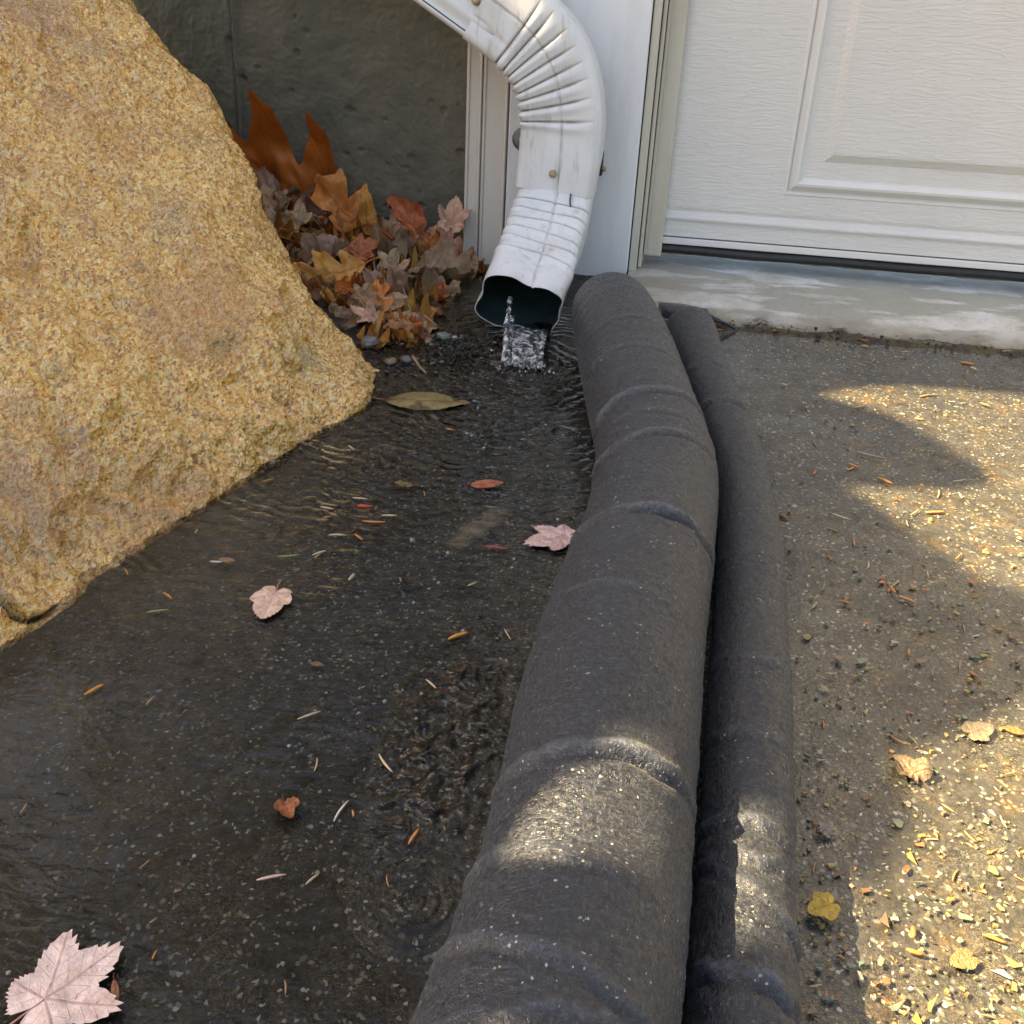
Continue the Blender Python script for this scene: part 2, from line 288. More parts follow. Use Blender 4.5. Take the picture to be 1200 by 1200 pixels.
def m_leaf(name='leaf', rough=.5, wet=0.0):
    m = NT(name); oi = m.n('ShaderNodeObjectInfo'); at = m.n('ShaderNodeAttribute', attribute_name='vein'); sp = m.n('ShaderNodeSeparateXYZ'); m.set(sp.inputs[0], at.outputs['Vector'])
    tc = m.n('ShaderNodeTexCoord'); ofs = m.n('ShaderNodeVectorMath', operation='ADD'); m.set(ofs.inputs[0], tc.outputs['Object']); m.set(ofs.inputs[1], oi.outputs['Random']); p = ofs.outputs[0]
    u, v = sp.outputs[0], sp.outputs[1]
    mid = m.ramp(u, [(.008, 1.0), (.022, 0.0)])
    fr = m.math('FRACT', m.math('MULTIPLY', m.math('SUBTRACT', v, m.math('MULTIPLY', u, .85)), 7.0)); side = m.ramp(m.math('ABSOLUTE', m.math('SUBTRACT', fr, .5)), [(.02, 1.0), (.07, 0.0)])
    vein = m.math('MAXIMUM', mid, m.math('MULTIPLY', side, .55))
    base_c = m.mix(m.ramp(m.noise(p, 3.5, 5, .65), [(.35, 0.0), (.7, .75)]), oi.outputs['Color'], m.mix(1.0, oi.outputs['Color'], (.48, .40, .34), 'MULTIPLY'))
    base_c = m.mix(m.ramp(m.noise(p, 12, 4, .7), [(.55, 0.0), (.78, .5)]), base_c, m.mix(1.0, oi.outputs['Color'], (1.35, 1.3, 1.3), 'MULTIPLY'))
    base_c = m.mix(m.math('MULTIPLY', m.ramp(m.noise(p, 14, 2), [(.70, 0.0), (.74, 1.0)]), .7), base_c, (.05, .03, .02))
    c = m.mix(m.math('MULTIPLY', vein, .55), base_c, m.mix(1.0, oi.outputs['Color'], (.5, .34, .30), 'MULTIPLY'))
    h = m.math('ADD', vein, m.math('MULTIPLY', m.noise(p, 30, 4, .6), .8)); nb = m.bump(h, .5, .0009)
    nb = m.bump(m.noise(p, 7, 3), .6, .003, nb)
    m.fin(c, rough, nb, Coat_Weight=wet)
    tl = m.n('ShaderNodeBsdfTranslucent', Color=c); mx = m.n('ShaderNodeMixShader'); mx.inputs[0].default_value = .18
    m.t.links.new(m.b.outputs[0], mx.inputs[1]); m.t.links.new(tl.outputs[0], mx.inputs[2]); m.t.links.new(mx.outputs[0], m.out.inputs[0])
    return m.m
def m_plain(name, col, rough=.6, bump=.4, scale=200, var=.4, **kw):
    m = NT(name); tc = m.n('ShaderNodeNewGeometry').outputs['Position']; c = m.mix(m.ramp(m.noise(tc, scale*.4, 4), [(.3, 0.0), (.7, 1.0)]), col, tuple(k*(1-var) for k in col))
    return m.fin(c, rough, m.bump(m.noise(tc, scale, 4), bump, .0015), **kw)
def m_objcol(name, rough=.5, coat=0.0, var=.5):
    m = NT(name); oi = m.n('ShaderNodeObjectInfo'); p = m.pos()
    c = m.mix(m.ramp(m.noise(p, 240, 4), [(.3, 0.0), (.7, var)]), oi.outputs['Color'], m.mix(1.0, oi.outputs['Color'], (.45, .42, .38), 'MULTIPLY'))
    return m.fin(c, rough, m.bump(m.noise(p, 500, 3), .4, .0012), Coat_Weight=coat)
ASPH = m_asphalt(); WATER = m_water(); ROCK = m_boulder(); CONC = m_concrete(True); SLAB = m_concrete(False)
WHITE = m_paint('weathered_white_board', (.74, .75, .76), 'wood', .55, .18)
BEIGE = m_paint('beige_vinyl_trim', (.66, .62, .56), None, .5, .12)
CREAM = m_paint('yellowed_cream_trim', (.55, .52, .43), None, .55, .35, (.38, .27, .14))
DOOR = m_paint('embossed_white_steel', (.67, .655, .62), 'emboss', .42, .05)
DOORS = m_paint('smooth_white_steel', (.70, .69, .66), None, .42, .06)
SPOUT = m_paint('white_painted_aluminium', (.68, .70, .72), 'metal', .28, .34, (.33, .27, .18))
SPOUTI = m_plain('dark_green_inner_coating', (.035, .060, .062), .35, .2, 90)
FELT = m_fabric(); LEAF = m_leaf(); LEAFW = m_leaf('wet_leaf', .28, .6); CHIP = m_objcol('debris', .5, .2); STONE = m_objcol('pebble_stone', .3, .4)
RUBBER = m_plain('dark_rubber', (.022, .022, .021), .5, .5, 240); SCREWM = m_plain('brass_screw', (.42, .34, .19), .45, .3, 300, Metallic=.5)
SOIL = m_plain('wet_leaf_mould', (.022, .016, .011), .55, 1.0, 160, .6); TWIG = m_objcol('twig_bark', .6)
GALV = m_plain('galvanised_strap', (.20, .21, .20), .45, .3, 200, Metallic=.5)
def m_glass():
    m = NT('falling_water'); p = m.pos((1, 1, .5)); nb = m.bump(m.noise(m.pos((1, 1, .22)), 95, 2, .5, .6), 1.0, .008)
    return m.fin((.94, .97, 1.0), .03, nb, Transmission_Weight=m.ramp(m.noise(m.pos((1, 1, .25)), 140, 3, .6), [(.45, .97), (.62, .35)]), IOR=1.33, Specular_IOR_Level=1.0)
GLASS = m_glass()
# ------------------------------------------------------------------ driveway + water
def sheet(name, x0, x1, y0, y1, nx, ny, lift, mat, amp=0.0):
    X, Y = np.meshgrid(np.linspace(x0, x1, nx), np.linspace(y0, y1, ny), indexing='ij')
    Z = gz(X, Y)+lift
    if amp: Z = Z+amp*fbm(np.stack([X*14, Y*14, X*0], -1), 3)
    return obj(name, np.stack([X, Y, Z], -1).reshape(-1, 3), grid_faces(nx, ny), mat)
n = 90
xs = np.concatenate([np.linspace(-60, -1.25, 14), np.linspace(-1.2, 1.0, n*2), np.linspace(1.1, 60, 14)])
ys = np.concatenate([np.linspace(-60, -1.6, 14), np.linspace(-1.55, 0.02, n)])
X, Y = np.meshgrid(xs, ys, indexing='ij'); near = (np.abs(X) < 1.3) & (Y > -1.7)
Zf = gz(X, np.maximum(Y, -6))+np.where(near, .0022*fbm(np.stack([X*12, Y*12, X*0], -1), 3), 0)
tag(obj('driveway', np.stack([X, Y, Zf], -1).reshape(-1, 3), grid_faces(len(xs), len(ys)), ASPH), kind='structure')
WLIFT = .0042
tag(sheet('water', -1.1, 0.0, -1.5, -0.19, 60, 60, WLIFT, WATER), kind='structure')
# ------------------------------------------------------------------ concrete foundation wall
YC = .012
nx, nz_ = 470, 300
X, Z = np.meshgrid(np.linspace(-.92, -.22, nx), np.linspace(-.08, .40, nz_), indexing='ij')
P = np.stack([X, X*0, Z], -1); dd = .0016*fbm(P*26, 4)+.0005*fbm(P*160, 2)
for _ in range(150):
    hx, hz, hr = random.uniform(-.9, -.25), random.uniform(-.02, .38), random.choice([.0012, .0016, .002, .0026, .0036, .005])
    q = np.hypot((X-hx)/random.uniform(.9, 1.6), Z-hz)+.0012*noise3(P*240)
    dd = dd+np.where(q < hr*1.3, .7*hr*sm(hr*1.3, hr*.4, q), 0)
js = np.array([wall(*a, YC)[[0, 2]] for a in ((271, 0), (279.5, 130), (286, 260))]); jx = np.interp(Z, js[::-1, 1], js[::-1, 0])
k = X-jx+.0012*noise3(P*90)
dd = dd-.0026*np.exp(-((k-.001)/.0016)**2)*(1+.6*noise3(P*120))+.0022*sm(-.001, -.004, k)*1+.0022*np.exp(-((k+.003)/.0014)**2)
Yw = YC+dd*1.1
cw = thing('foundation_wall', 'dark grey poured concrete foundation wall with a vertical form seam behind the leaves', 'wall', (-.6, .05, -.08))
f = obj('wall_face', np.stack([X, Yw, Z], -1).reshape(-1, 3), grid_faces(nx, nz_, flip=True), CONC, cw)
v, fc = join([box(-3.2, -.9205, .010, .25, -.5, .60), box(-.9195, -.2205, .03, .25, -.5, .60), box(-.9195, -.2205, .013, .029, .4005, .60), box(-.9195, -.2205, .013, .029, -.5, -.0805), box(-.2195, .0, .030, .25, -.5, .60)])
obj('wall_body', v, fc, CONC, cw, smooth=False)
# ------------------------------------------------------------------ door surround
YB = -.050
def px_x(x, y, yy): return wall(x, y, yy)[0]
xa = px_x(543.5, 228, -.045); xb = px_x(562, 228, -.045); xc = px_x(590.5, 228, -.045); xd = px_x(592.5, 228, YB); xe = px_x(743.3, 228, YB)
zt = 2.35
ct = thing('corner_trim', 'two narrow beige vinyl corner strips between the concrete wall and the white board', 'trim', (xa, 0, -.06))
def strip(x0, x1, yf, lip=.0035):
    prof = [(x0, .03), (x0, yf+.003), (x0+.002, yf), (x0+lip, yf), (x0+lip+.0015, yf+.0035), (x1-lip-.0015, yf+.0045), (x1-lip, yf+.001), (x1-.001, yf), (x1, yf+.002), (x1, .03)]
    zz = [-.075, zt]; v = np.array([(x, y, z) for z in zz for x, y in prof]); k = len(prof)
    return v, [(i, i+1, k+i+1, k+i) for i in range(k-1)]+[tuple(range(k))[::-1], tuple(range(k, 2*k))]
for a, b in ((xa, xb-.0012), (xb, xc)): v, fc = strip(a, b, -.045); obj('vinyl_strip', v, fc, BEIGE, ct, smooth=False)
bd = thing('door_casing', 'wide weathered white vertical board beside the garage door, behind the downspout', 'casing', (.5*(xd+xe), 0, -.03))
o = obj('board', *box(xd, xe, YB, .028, wall(741, 334, YB)[2], zt), WHITE, bd, smooth=False); bevel(o, .002)
# strap washers / slotted plates on the board
x1 = px_x(765, 0, -.044); xa2 = px_x(744, 228, -.040); xb2 = px_x(752, 250, -.040); xc2 = px_x(758, 250, -.030); xd2 = px_x(780, 250, -.012)
v, fc = box(xe+.0015, xb2, -.043, .02, wall(742, 330, -.043)[2], zt); bevel(obj('edge_strip', v, fc, CREAM, bd, smooth=False), .0015)
jb = thing('door_jamb', 'yellowed cream jamb with a narrow stop strip at the left edge of the garage door', 'jamb', (xb2, 0, 0))
v, fc = box(xb2+.0012, xc2-.0005, -.034, .02, wall(753, 314, -.034)[2], zt); bevel(obj('stop_strip', v, fc, CREAM, jb, smooth=False), .0012)
v, fc = box(xc2, xd2, -.013, .02, wall(768, 301, -.013)[2], zt); bevel(obj('jamb_board', v, fc, CREAM, jb, smooth=False), .003)
v, fc = box(xc2+.0005, xc2+.004, -.020, -.0135, wall(760, 299, -.020)[2], zt); bevel(obj('weather_lip', v, fc, CREAM, jb, smooth=False), .001)
# ------------------------------------------------------------------ garage door
DL = px_x(778, 290, 0)-.014; DR = 2.4
gd = thing('garage_door', 'white embossed garage door with a raised panel and black rubber bottom seal', 'garage door', (DL, 0, 0))
zb = wall(900, 295.5, 0)[2]
pz0 = wall(917, 228.5, 0)[2]; px0 = px_x(917, 228.5, 0); iz0 = wall(976, 181, 0)[2]; ix0 = px_x(976, 181, 0)
zl = wall(800, 252, 0)[2]; pz1 = pz0+.36; px1 = 1.02
dm, di = ix0-px0, iz0-pz0
def prof_face(z0, z1, x0, x1, name, par):
    # panel moulding: concentric mitred rectangles (inset, y)
    rings = [(0, 0), (.0015, -.0012), (.004, -.0012), (.006, .0028), (.013, -.0052), (.016, -.0058), (.0205, .0002), (.023, .0010), (di-.010, .0010), (di, -.0052), (di+.003, -.0056)]
    V = []
    for k, (ins, y) in enumerate(rings):
        sx = ins if ins < .03 else ins*dm/di
        V += [(x0+sx, y, z0+ins), (x1-sx, y, z0+ins), (x1-sx, y, z1-ins), (x0+sx, y, z1-ins)]
    m1 = [(k*4+i, k*4+(i+1) % 4, (k+1)*4+(i+1) % 4, (k+1)*4+i) for k in range(7) for i in range(4)]
    vm = np.array(V); obj('panel_moulding', vm[:32], m1, DOORS, par, smooth=False)
    obj('recess', vm[28:40], [(k*4+i, k*4+(i+1) % 4, (k+1)*4+(i+1) % 4, (k+1)*4+i) for k in range(2) for i in range(4)], DOOR, par, smooth=False)
    obj('raised_field', vm[36:44], [(i, (i+1) % 4, 4+(i+1) % 4, 4+i) for i in range(4)]+[(4, 5, 6, 7)], DOOR, par, smooth=False)
# face around the panels, with a soft horizontal bead near its foot
def bead(z): return -.0028*math.exp(-((z-zl+.004)/.004)**2)+.0012*math.exp(-((z-zl-.006)/.003)**2)
def slabf(x0, x1, z0, z1):
    zz = sorted(set([z0, z1]+[z for z in np.arange(zl-.02, zl+.02, .0015) if z0 < z < z1]+[z for z in (z0+.003,) if z < z1]))
    v = np.array([(x, bead(z), z) for z in zz for x in (x0, x1)]); return v, [(2*i, 2*i+1, 2*i+3, 2*i+2) for i in range(len(zz)-1)]
top = pz1+.16; parts = []
pp = [(px0, px1), (px1+.13, px1+.13+1.0)]
parts.append(slabf(DL, DR, zb+.0115, pz0)); parts.append(slabf(DL, px0, pz0, pz1)); parts.append(slabf(px1, px1+.13, pz0, pz1)); parts.append(slabf(pp[1][1], DR, pz0, pz1)); parts.append(slabf(DL, DR, pz1, top-.002))
v, fc = join(parts); obj('door_skin', v, fc, DOOR, gd, smooth=False)
for a, b in pp: prof_face(pz0, pz1, a, b, 'raised_panel', gd)
for k in range(3):
    z0 = top+k*.53; v, fc = box(DL, DR, 0, .04, z0+.004, z0+.53); obj('door_section', v, fc, DOOR, gd, smooth=False)
v, fc = box(DL, DR, .0015, .045, zb+.001, top-.003); v[:, 1] = np.where(v[:, 1] < .01, .012, v[:, 1]); obj('door_core', v, fc, DOORS, gd, smooth=False)
v, fc = box(DL+.001, DR, -.0035, .0115, zb+.001, zb+.0098); bevel(obj('bottom_retainer', v, fc, DOORS, gd, smooth=False), .0012)
th = np.linspace(0, 2*np.pi, 20, endpoint=False); sr = .0085; XS = np.linspace(DL+.002, DR, 200)
sv = np.array([(x, .0015+.0085*math.cos(t), zb-.0060+.0060*math.sin(t)+.0006*math.sin(x*31)) for x in XS for t in th]); obj('rubber_seal', sv, grid_faces(len(XS), 20, cv=True), RUBBER, gd)
# ------------------------------------------------------------------ concrete sill in front of the door
nx, nyy = 560, 90
pr = np.array([(.06, -.006), (0, -.0085), (-.05, -.0115), (-.10, -.0155), (-.135, -.019), (-.165, -.026), (-.183, -.035), (-.192, -.050), (-.196, -.08)])
cu = curve(pr, nyy); X = np.linspace(-.012, 2.6, nx)[:, None]+cu[:, 0][None]*0
Xw = np.where(X < .9, X, X); tt = np.linspace(0, 1, nx)**1.8; X = (-.012+2.6*tt)[:, None]+0*cu[:, 0][None]
Yy = cu[:, 0][None]+0*X; Zz = cu[:, 1][None]+0*X; P = np.stack([X, Yy, Zz], -1)
rg = sm(-.11, -.18, Yy); nn = fbm(P*22, 4); n2 = fbm(P*120, 3)
Yy = Yy-.012*nn*rg+.003*n2*rg; Zz = Zz+.0012*nn+.0016*n2*rg-.004*rg*np.clip(nn, 0, 1)
sl = obj('door_sill', np.stack([X, Yy, Zz], -1).reshape(-1, 3), grid_faces(nx, nyy, flip=True), SLAB, origin=(.5, -.1, -.04))
tag(sl, 'worn pale concrete sill running along the foot of the garage door', 'sill')
# ------------------------------------------------------------------ boulder
sil = [(436, 443), (424, 418), (408, 390), (385, 358), (347, 308), (302, 236), (264, 160), (228, 100), (200, 76), (170, 40), (141, 0), (60, -120), (-60, -300)]
ydp = [-.425, -.41, -.395, -.38, -.36, -.33, -.30, -.275, -.265, -.25, -.235, -.20, -.17]
sil = [(x+o_, y-2) for (x, y), o_ in zip(sil, (-2, -9, -16, -16, -10, -2, 4, 7, 8, 9, 9, 9, 9))]
ridge = np.array([wall(x, y, d) for (x, y), d in zip(sil, ydp)])
bpx = [(437, 452), (430, 470), (405, 492), (360, 516), (312, 545), (268, 578), (225, 608), (170, 648), (120, 683), (80, 716), (40, 742), (0, 764), (-120, 850), (-300, 980)]
bp = [gnd(x, y, .003) for x, y in bpx]; basec = np.array(bp)
nu, nv = 430, 330
def grow(c, n): return curve(c, n)
uu = np.linspace(0, 1, nu)
Rg = grow(ridge, nu); Bs = grow(basec, nu)
# back foot of the rock, hidden from here
Bk = Rg.copy(); Bk[:, 0] = Rg[:, 0]+.02-.15*uu; Bk[:, 1] = np.minimum(Rg[:, 1]+.06+.05*uu, -.09); Bk[:, 2] = -.12
Bs2 = Bs.copy(); Bs2[:, 2] -= .05; Bs2[:, 0] -= .012
vv = np.linspace(0, 1, nv)
vf = .80
Pf = np.zeros((nu, nv, 3)); 
fn = np.cross(Rg[-1]-Rg[0], Bs[-1]-Rg[0]); fn /= np.linalg.norm(fn); fn = fn if fn[0] > 0 else -fn
for j, t in enumerate(vv):
    if t < .05: a = t/.05; Pf[:, j] = Bs2*(1-a)+Bs*a
    elif t < vf:
        a = (t-.05)/(vf-.05); bl = (math.sin(math.pi*a)**.8)*.030*np.clip(uu*3, 0, 1)[:, None]
        Pf[:, j] = Bs*(1-a)+Rg*a+fn*bl
    else: a = (t-vf)/(1-vf); Pf[:, j] = Rg*(1-a)+Bk*a+np.array([.0, .02, .03])*math.sin(math.pi*a)*np.clip(uu*3, .1, 1)[:, None]
A = Pf.copy()
for _ in range(10):
    A[:, 1:-1] = .5*A[:, 1:-1]+.25*(A[:, :-2]+A[:, 2:])
Pf = A
du = np.gradient(Pf, axis=0); dv = np.gradient(Pf, axis=1); N = np.cross(du, dv); N /= np.linalg.norm(N, axis=2)[:, :, None]+1e-9
if N[nu//2, nv//2]@fn < 0: N = -N
edge = .35+.65*sm(0, .10, np.abs(vv-vf))[None]
edge = edge*(.3+.7*sm(.03, .10, vv)[None])
rm = Matrix.Rotation(.6, 3, 'Y')
Q = Pf@np.array(rm)
d = (.022*fbm(Q*np.array([6, 6, 9]), 3)+.0062*(1-2*np.abs(fbm(Q*np.array([13, 20, 24]), 3)))+.0040*fbm(Q*55, 3)+.0022*np.abs(fbm(Q*130, 2)))
d = d*edge
def carve(pts, wd, dp):
    global d
    W = [Pf[np.unravel_index(np.argmin(((Pf-CAM-(ray(x, y)[None, None]*(((Pf-CAM)@ray(x, y))/(ray(x, y)@ray(x, y)))[..., None]))**2).sum(-1)), (nu, nv))] for x, y in pts]
    dist = np.full((nu, nv), 9.)
    for a, b in zip(W[:-1], W[1:]):
        ab = b-a; t = np.clip(((Pf-a)@ab)/(ab@ab+1e-12), 0, 1); dist = np.minimum(dist, np.linalg.norm(Pf-(a+t[..., None]*ab), axis=2))
    dist = dist+.002*noise3(Pf*120)
    d = d-dp*np.exp(-(np.clip(dist, 0, 1)/wd)**2)
carve([(0, 700), (14, 708), (30, 720), (52, 724), (70, 716)], .0026, .012)
carve([(232, 478), (248, 486), (262, 494)], .002, .005); carve([(215, 515), (224, 530), (242, 545)], .003, .006)
carve([(0, 100), (22, 108), (40, 116)], .003, .006); carve([(12, 168), (24, 182), (36, 196)], .003, .006); carve([(108, 60), (130, 78)], .002, .004)
carve([(255, 175), (272, 192), (285, 200)], .004, .006); carve([(125, 430), (112, 445), (108, 462)], .002, .004)
Pf = Pf+N*d[..., None]
bo = obj('boulder', Pf.reshape(-1, 3), grid_faces(nu, nv), ROCK, origin=(-.6, -.6, -.1))
tag(bo, 'large golden brown granite boulder sloping down to the wet driveway at the left', 'boulder')
# ------------------------------------------------------------------ drain socks
def sock(rows, M_, name, label, creases, endround, seed, extra=None, mat=FELT):
    C, R = [], []
    for y, l, r in rows:
        p = None; rad = .05
        for _ in range(12):
            p = gnd((l+r)/2, y, rad); rad = (r-l)/2*depth(p)/FPX*.975
        C.append(p); R.append(rad)
    C = np.array(C); R = np.array(R); sgn = np.r_[0, np.cumsum(np.linalg.norm(np.diff(C, axis=0), axis=1))]; L = sgn[-1]
    n = int(L/.0017); CR = curve(np.c_[C, R], n); Cc, Rr = CR[:, :3], CR[:, 3]
    s = np.r_[0, np.cumsum(np.linalg.norm(np.diff(Cc, axis=0), axis=1))]; L = s[-1]
    # smooth
    for _ in range(60): Cc[1:-1] = .5*Cc[1:-1]+.25*(Cc[:-2]+Cc[2:]); Rr[1:-1] = .5*Rr[1:-1]+.25*(Rr[:-2]+Rr[2:])
    T = np.gradient(Cc, axis=0); T /= np.linalg.norm(T, axis=1)[:, None]
    A = np.cross(T, GNU); A /= np.linalg.norm(A, axis=1)[:, None]; B = np.cross(A, T)     # A: sideways right(ish), B: up
    th = np.linspace(0, 2*np.pi, M_, endpoint=False); cs, sn = np.cos(th), np.sin(th)
    er = np.sqrt(np.clip(1-(1-np.clip((L-s)/endround, 0, 1))**2.4, .0, 1))          # far end closes
    SS, TH = np.meshgrid(s, th, indexing='ij'); rr = Rr[:, None]*np.ones_like(TH)
    P = np.stack([SS*1.0, np.cos(TH)*Rr[:, None], np.sin(TH)*Rr[:, None]], -1)+seed
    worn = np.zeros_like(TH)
    wv = .0022*noise3(P*np.array([8, 9, 9]))+.0006*noise3(P*np.array([60, 20, 20]))+.0005*noise3(P*300)
    for y, amp, wd, ph, tilt in creases:
        wd *= .75; amp *= 1.15 if amp > .0025 else .8
        k = np.argmin([abs((600-FPX*((c+b*r_-CAM)@UP)/depth(c+b*r_))-y) for c, b, r_ in zip(Cc, B, Rr)]); s0 = s[k]
        q = SS-s0-tilt*Rr[:, None]*np.sin(TH-math.pi/2)-.004*noise3(np.stack([np.cos(TH)*2.2+s0*50, np.sin(TH)*2.2, TH*0], -1))-.0016*noise3(np.stack([np.cos(TH)*8+s0*50, np.sin(TH)*8, TH*0], -1))
        g = (.25+.75*np.clip(.5+.9*noise3(np.stack([np.cos(TH)*1.3+seed*3+y, np.sin(TH)*1.3, TH*0], -1)), 0, 1))*sm(1.9, .9, np.abs(np.angle(np.exp(1j*(TH-ph)))))
        worn = np.maximum(worn, np.clip(amp/.004, .25, 1)*g*np.exp(-((q-.004)/(wd*1.1))**2)*sm(1.5, .7, np.abs(np.angle(np.exp(1j*(TH-ph-.25))))))  # mask for the wear and painted sheen band beside each crease
        wv = wv+amp*g*(np.exp(-((q-.004)/(wd*1.4))**2)-1.1*np.exp(-((q+.0035)/(wd*.55))**2)+.3*np.exp(-((q+.012)/(wd*1.6))**2))
    rr = (rr+wv)*np.maximum(er, .02)[:, None]
    up = np.where(np.sin(TH) < 0, .93, 1.0)
    V = Cc[:, None]+rr[..., None]*(np.cos(TH)[..., None]*A[:, None]+(np.sin(TH)*up)[..., None]*B[:, None])
    t = thing(name, label, 'drain sock', Cc[0]-B[0]*Rr[0])
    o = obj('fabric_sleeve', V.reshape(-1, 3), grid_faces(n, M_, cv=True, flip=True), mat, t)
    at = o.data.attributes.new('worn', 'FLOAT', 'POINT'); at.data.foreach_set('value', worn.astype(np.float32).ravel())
    return t, Cc, Rr, A, B, s
rowsL = [(1420, 395, 775), (1300, 447, 788), (1200, 490, 798), (1100, 528, 805), (1000, 562, 812), (900, 588, 818), (800, 615, 825), (700, 650, 833), (640, 675, 838), (600, 688, 840), (560, 696, 841), (520, 697, 832), (480, 687, 816), (440, 680, 800), (400, 672, 783), (375, 668, 770), (352, 667, 752)]
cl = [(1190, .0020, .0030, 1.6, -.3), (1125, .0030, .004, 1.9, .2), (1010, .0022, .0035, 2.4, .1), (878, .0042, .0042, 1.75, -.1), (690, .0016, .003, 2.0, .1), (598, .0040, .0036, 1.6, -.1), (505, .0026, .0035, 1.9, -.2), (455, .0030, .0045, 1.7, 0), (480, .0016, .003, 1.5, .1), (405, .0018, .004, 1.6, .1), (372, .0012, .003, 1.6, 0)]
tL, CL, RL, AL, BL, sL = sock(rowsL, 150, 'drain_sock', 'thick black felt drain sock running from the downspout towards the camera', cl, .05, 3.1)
rowsS = [(1420, 790, 938), (1300, 793, 938), (1200, 797, 937), (1100, 806, 935), (1000, 815, 933), (900, 822, 930), (800, 829, 928), (700, 836, 922), (640, 839, 916), (600, 840, 909), (550, 834, 897), (500, 818, 881), (460, 801, 864), (420, 788, 849), (395, 781, 840), (378, 776, 832)]
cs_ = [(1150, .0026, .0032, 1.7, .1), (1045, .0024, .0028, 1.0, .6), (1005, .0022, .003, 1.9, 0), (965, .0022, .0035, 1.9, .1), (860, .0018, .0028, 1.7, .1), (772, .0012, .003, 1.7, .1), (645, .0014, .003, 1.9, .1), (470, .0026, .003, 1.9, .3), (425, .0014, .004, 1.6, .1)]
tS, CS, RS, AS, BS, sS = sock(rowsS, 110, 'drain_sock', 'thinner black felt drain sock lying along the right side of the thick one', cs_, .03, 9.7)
# gathered tail of the thin sock
e = CS[-1]+BS[-1]*RS[-1]*.5
pa = [wall(806, 368, e[1]+.01), wall(826, 371, e[1]+.012), wall(842, 376, e[1]+.006), wall(858, 383, e[1]+.0), wall(863, 388, e[1]-.004), wall(855, 392, e[1]-.008), wall(842, 398, e[1]-.012)]
v, fc = tube(curve(pa, 40), np.r_[np.linspace(.007, .0022, 20), np.linspace(.0022, .0016, 10), np.linspace(.002, .0035, 10)], 10); obj('gathered_tail', v, fc, FELT, tS)
fl = [wall(*a) for a in ((772, 354, e[1]+.03), (800, 356, e[1]+.032), (829, 362, e[1]+.026), (833, 372, e[1]+.012), (812, 368, e[1]-.012), (778, 362, e[1]-.01))]
ctr = np.mean(fl, 0)+np.array([0, 0, .003]); lo = [p-np.array([0, 0, .010]) for p in fl]
obj('flattened_end', np.array([ctr]+fl+lo), [(0, k+1, (k+1) % 6+1) for k in range(6)]+[(k+1, k+7, (k+1) % 6+7, (k+1) % 6+1) for k in range(6)], FELT, tS)
# ------------------------------------------------------------------ downspout
def rprof(wd, dp, rad, per=18, flute=0.0, seam=True):
    """rounded rectangle: returns (w,d) points; d<0 is the front"""
    pts = []
    def seg(a, b, n):
        for t in np.linspace(0, 1, n, endpoint=False): pts.append((a[0]+(b[0]-a[0])*t, a[1]+(b[1]-a[1])*t))
    def arc(cx, cy, a0, n=5):
        for t in np.linspace(0, 1, n, endpoint=False): a = a0+t*math.pi/2; pts.append((cx+rad*math.cos(a), cy+rad*math.sin(a)))
    W, Dp = wd/2, dp/2
    seg((-W+rad, -Dp), (W-rad, -Dp), 64); arc(W-rad, -Dp+rad, -math.pi/2); seg((W, -Dp+rad), (W, Dp-rad), per); arc(W-rad, Dp-rad, 0)
    seg((W-rad, Dp), (-W+rad, Dp), per); arc(-W+rad, Dp-rad, math.pi/2); seg((-W, Dp-rad), (-W, -Dp+rad), per); arc(-W+rad, -Dp+rad, math.pi)
    p = np.array(pts)
    if flute:
        fr = np.abs(p[:, 1]+Dp) < 1e-6; p[fr, 1] += flute*(1-np.cos((p[fr, 0])/wd*2*np.pi*4))
        sd = np.abs(np.abs(p[:, 0])-W) < 1e-6; p[sd, 0] -= np.sign(p[sd, 0])*flute*(1-np.cos(p[sd, 1]/dp*2*np.pi*3))
    return p
def sweep(path, wax, prof, scale=None, disp=None):
    """wax: width axis per point; depth axis = T x W"""
    T = np.gradient(path, axis=0); T /= np.linalg.norm(T, axis=1)[:, None]
    Wx = wax-(wax*T).sum(1)[:, None]*T; Wx /= np.linalg.norm(Wx, axis=1)[:, None]; Dx = np.cross(Wx, T); Dx *= np.sign((Dx[:, 1].sum()))
    n, k = len(path), len(prof); p = np.broadcast_to(prof, (n, k, 2)).copy()
    if scale is not None: p = p*scale[:, None, None]
    if disp is not None: p = disp(p)
    V = path[:, None]+p[..., :1]*Wx[:, None]+p[..., 1:]*Dx[:, None]
    return V
def shell(name, V, t, parent, mats, grime=None):
    n, k, _ = V.shape; c = V.mean(1, keepdims=True); Vi = c+(V-c)*(1-t)
    v = np.concatenate([V.reshape(-1, 3), Vi.reshape(-1, 3)]); o1 = grid_faces(n, k, cv=True); o2 = grid_faces(n, k, cv=True, off=n*k, flip=True)
    r1 = [(i, (i+1) % k, n*k+(i+1) % k, n*k+i) for i in range(k)]; e = (n-1)*k; r2 = [(e+i, n*k+e+i, n*k+e+(i+1) % k, e+(i+1) % k) for i in range(k)]
    F = list(map(tuple, o1))+list(map(tuple, o2))+r1+r2; mi = [0]*len(o1)+[1]*len(o2)+[0]*(2*k)
    o = obj(name, v, F, mats, parent, mi=mi)
    if grime is not None: at = o.data.attributes.new('grime', 'FLOAT', 'POINT'); at.data.foreach_set('value', np.r_[grime.ravel(), 0*grime.ravel()].astype(np.float32))
    return o
YS = -.115
DW, DD = .098, .072
ds = thing('downspout', 'dented white aluminium downspout with ribbed elbows pouring water onto the driveway', 'downspout', tuple(wall(650, 230, YS)))
